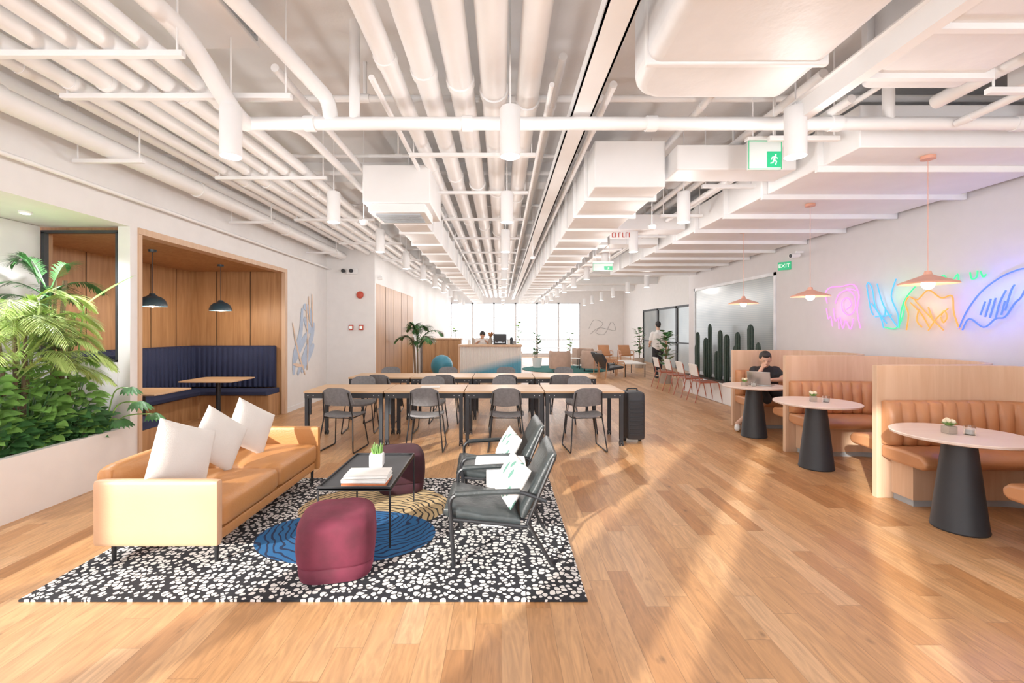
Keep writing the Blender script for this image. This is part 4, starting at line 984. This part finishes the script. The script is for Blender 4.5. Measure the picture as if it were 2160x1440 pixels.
# ------------------------------------------------------------------ people
def human(name,loc,rz,label,J,hd,cl,hair_len=0,shoes=CREAM):
    e=E(name,loc,rz,label,'person'); V=Vector
    b=B()
    def cap(p,q,r0,r1):
        p,q=V(p),V(q); b.cyl(p,q,r0,r1,12); b.ell(p,r0,12,8); b.ell(q,r1,12,8)
    pel,ch,nk=V(J['pel']),V(J['ch']),V(J['nk'])
    lat=V(J.get('lat',(1,0,0)))
    for s in (-1,1):
        cap(pel+lat*s*.06,ch+lat*s*.07,.105,.115); cap(ch+lat*s*.07,ch+lat*s*.15+V((0,0,.06)),.11,.055)
        S='r' if s>0 else 'l'
        sh=ch+lat*s*.17+V((0,0,.06)); el,ha=V(J[S+'el']),V(J[S+'ha'])
        cap(sh,el,.052,.04); cap(el,ha,.04,.026)
        dr=(ha-el).normalized(); b.ell(ha+dr*.035,(.034,.034,.034),10,8)
        pr=dr.cross(V((0,0,1)));  pr=pr.normalized() if pr.length>.1 else lat
        bend=(V(J.get('curl',(0,0,-1))))
        for k,(o,l) in enumerate(((-.027,.062),(-.009,.072),(.009,.068),(.027,.055))):
            a=ha+dr*.05+pr*o; c=a+dr*l*.55; d2=c+(dr*.6+bend*.6).normalized()*l*.5; cap(a,c,.0095,.009); cap(c,d2,.009,.0075)
        a=ha+dr*.02-pr*.03*s; cap(a,a-pr*.03*s+dr*.03,.012,.010)
        hp=pel+lat*s*.09; kn,fo=V(J[S+'kn']),V(J[S+'fo'])
        cap(hp,kn,.085,.055); cap(kn,fo,.055,.038)
        fd=V(J.get('fd',(0,-1,0))); 
        cap(fo+V((0,0,-.045)),fo+fd*.15+V((0,0,-.055)),.038,.032)
    c,fv=V(hd[0]),V(hd[1]).normalized(); up=V((0,0,1)); up=(up-fv*up.dot(fv)).normalized(); sd=fv.cross(up)
    cap(nk-V((0,0,.03)),c-up*.05-fv*.015,.055,.05)
    Mx=Matrix((sd,fv,up)).transposed().to_4x4(); Mx.translation=c; b.T=Mx
    b.ell((0,-.01,.02),(.076,.095,.10),16,12); b.ell((0,.025,-.055),(.052,.062,.06),14,10); b.ell((0,.1,-.015),(.013,.02,.022),8,6); b.ell((0,.088,-.06),(.024,.012,.009),8,6)
    for s in (-1,1): b.ell((s*.078,-.005,-.005),(.01,.02,.03),8,6)
    b.T=Matrix()
    o=b.obj('tmp',SKIN); md=o.modifiers.new('r','REMESH'); md.mode='VOXEL'; md.voxel_size=.0085; md.use_smooth_shade=True
    sm=o.modifiers.new('s','SMOOTH'); sm.iterations=3; sm.factor=.5
    bpy.context.view_layer.update(); me=bpy.data.meshes.new_from_object(o.evaluated_get(bpy.context.evaluated_depsgraph_get()))
    bpy.data.objects.remove(o); me.materials.clear(); me.materials.append(SKIN)
    q=bpy.data.objects.new('body',me); COL.objects.link(q); q.parent=e
    b=B(); b.T=Mx; b.ell((0,-.028,.035),(.086,.098,.098),16,12); b.ell((0,.045,.085),(.06,.05,.035),12,8); b.ell((0,-.07,-.01),(.068,.05,.075),12,8); b.obj('hair',HAIR,e)
    b=B(); b.T=Mx
    for s in (-1,1): b.ell((s*.03,.082,.008),(.012,.008,.006),8,6)
    b.obj('eyes',HAIR,e)
    def clothing(nm,parts,mat):
        b=B()
        for p,qv,r0,r1 in parts:
            p,qv=V(p),V(qv); b.cyl(p,qv,r0,r1,14); b.ell(p,r0,12,8)
            b.ell(qv,r1,12,8)
        o=b.obj('tmp',mat); md=o.modifiers.new('r','REMESH'); md.mode='VOXEL'; md.voxel_size=.012; md.use_smooth_shade=True
        sm=o.modifiers.new('s','SMOOTH'); sm.iterations=3
        bpy.context.view_layer.update(); me=bpy.data.meshes.new_from_object(o.evaluated_get(bpy.context.evaluated_depsgraph_get()))
        bpy.data.objects.remove(o); me.materials.clear(); me.materials.append(mat)
        q=bpy.data.objects.new(nm,me); COL.objects.link(q); q.parent=e
    sp=[]; tr=[]
    for s in (-1,1):
        S='r' if s>0 else 'l'; sh=ch+lat*s*.17+V((0,0,.06)); el=V(J[S+'el'])
        sp+= [(pel+lat*s*.06+V((0,0,.02)),ch+lat*s*.07,.122,.13),(ch+lat*s*.07,ch+lat*s*.15+V((0,0,.06)),.124,.068),(sh,sh.lerp(el,.62),.067,.062)]
        hp=pel+lat*s*.09; kn,fo=V(J[S+'kn']),V(J[S+'fo'])
        tr+= [(hp,kn,.098,.075)] + ([(kn,kn.lerp(fo,.9),.073,.058)] if cl[2] else [])
    sp.append((ch+V((0,0,.05)),nk-V((0,0,.02)),.09,.066))
    clothing('shirt',sp,cl[0]); clothing('trousers',tr,cl[1])
    fd=V(J.get('fd',(0,-1,0)))
    for S in 'lr':
        fo=V(J[S+'fo']); b=B(); p=fo+V((0,0,-.045)); b.cyl(p,p+fd*.16,.046,.04,12); b.ell(p,.046,12,8); b.ell(p+fd*.16,.04,12,8); b.obj('shoe',shoes,e)
    return e
human('person',(4.1,7.08,0),0,'seated person in black t-shirt at laptop, hand on chin',
 dict(pel=(0,0,.61),ch=(-.02,-.03,.86),nk=(-.03,-.06,.99),rel=(.13,-.26,.80),rha=(-.06,-.28,.80),lel=(-.26,-.2,.80),lha=(-.15,-.18,.97),
      rkn=(.16,-.38,.52),lkn=(-.17,-.33,.52),rfo=(.12,-.36,.10),lfo=(-.44,-.03,.095),lat=(1,0,0),fd=(-.5,-.86,0)),
 ((-.06,-.11,1.09),(-.35,-.9,-.3)),(CLB,CLB,False))
human('person',(4.95,14.4,0),0,'standing person in white shirt and black trousers, seen walking away',
 dict(pel=(0,0,.98),ch=(0,0,1.36),nk=(0,0,1.52),rel=(.25,-.05,1.13),rha=(.27,.03,.9),lel=(-.25,.02,1.13),lha=(-.2,.2,1.05),
      rkn=(.1,.12,.53),lkn=(-.1,.0,.53),rfo=(.1,.1,.10),lfo=(-.1,-.22,.12),lat=(1,0,0),fd=(0,1,0)),
 ((0,.02,1.69),(0,1,-.1)),(CLW,CLB,True),shoes=BLACKM)
human('person',(-.62,14.5,0),0,'barista with dark hair bending behind the counter',
 dict(pel=(0,.1,.88),ch=(0,-.05,1.16),nk=(0,-.1,1.27),rel=(.26,-.14,1.04),rha=(.16,-.2,1.16),lel=(-.26,-.14,1.04),lha=(-.12,-.2,1.16),
      rkn=(.1,.0,.48),lkn=(-.1,.05,.48),rfo=(.1,.08,.10),lfo=(-.1,.1,.10),lat=(1,0,0),fd=(0,-1,0)),
 ((.02,-.17,1.37),(.5,-.8,-.6)),(CLW,CLB,True),shoes=BLACKM)
# ------------------------------------------------------------------ light, world, camera
w=bpy.data.worlds.new('world'); scene.world=w; w.use_nodes=True
bg=w.node_tree.nodes['Background']; bg.inputs[0].default_value=(.92,.96,1,1); bg.inputs[1].default_value=3.8
sun=bpy.data.lights.new('sun','SUN'); sun.energy=6.5; sun.color=(1,.94,.86); sun.angle=.016
o=bpy.data.objects.new('sun',sun); COL.objects.link(o)
o.rotation_euler=Vector((.55,.80,-.33)).to_track_quat('-Z','Y').to_euler()
cam=bpy.data.cameras.new('camera'); cam.lens=16; cam.sensor_width=36; cam.clip_start=.05
cam.shift_x=22/2160; cam.shift_y=-25/2160
co=bpy.data.objects.new('camera',cam); COL.objects.link(co); co.location=(0,0,EYE); co.rotation_euler=(pi/2,0,0)
scene.camera=co
scene.view_settings.view_transform='Standard'; scene.view_settings.look='None'; scene.view_settings.exposure=.18; scene.view_settings.gamma=1.1
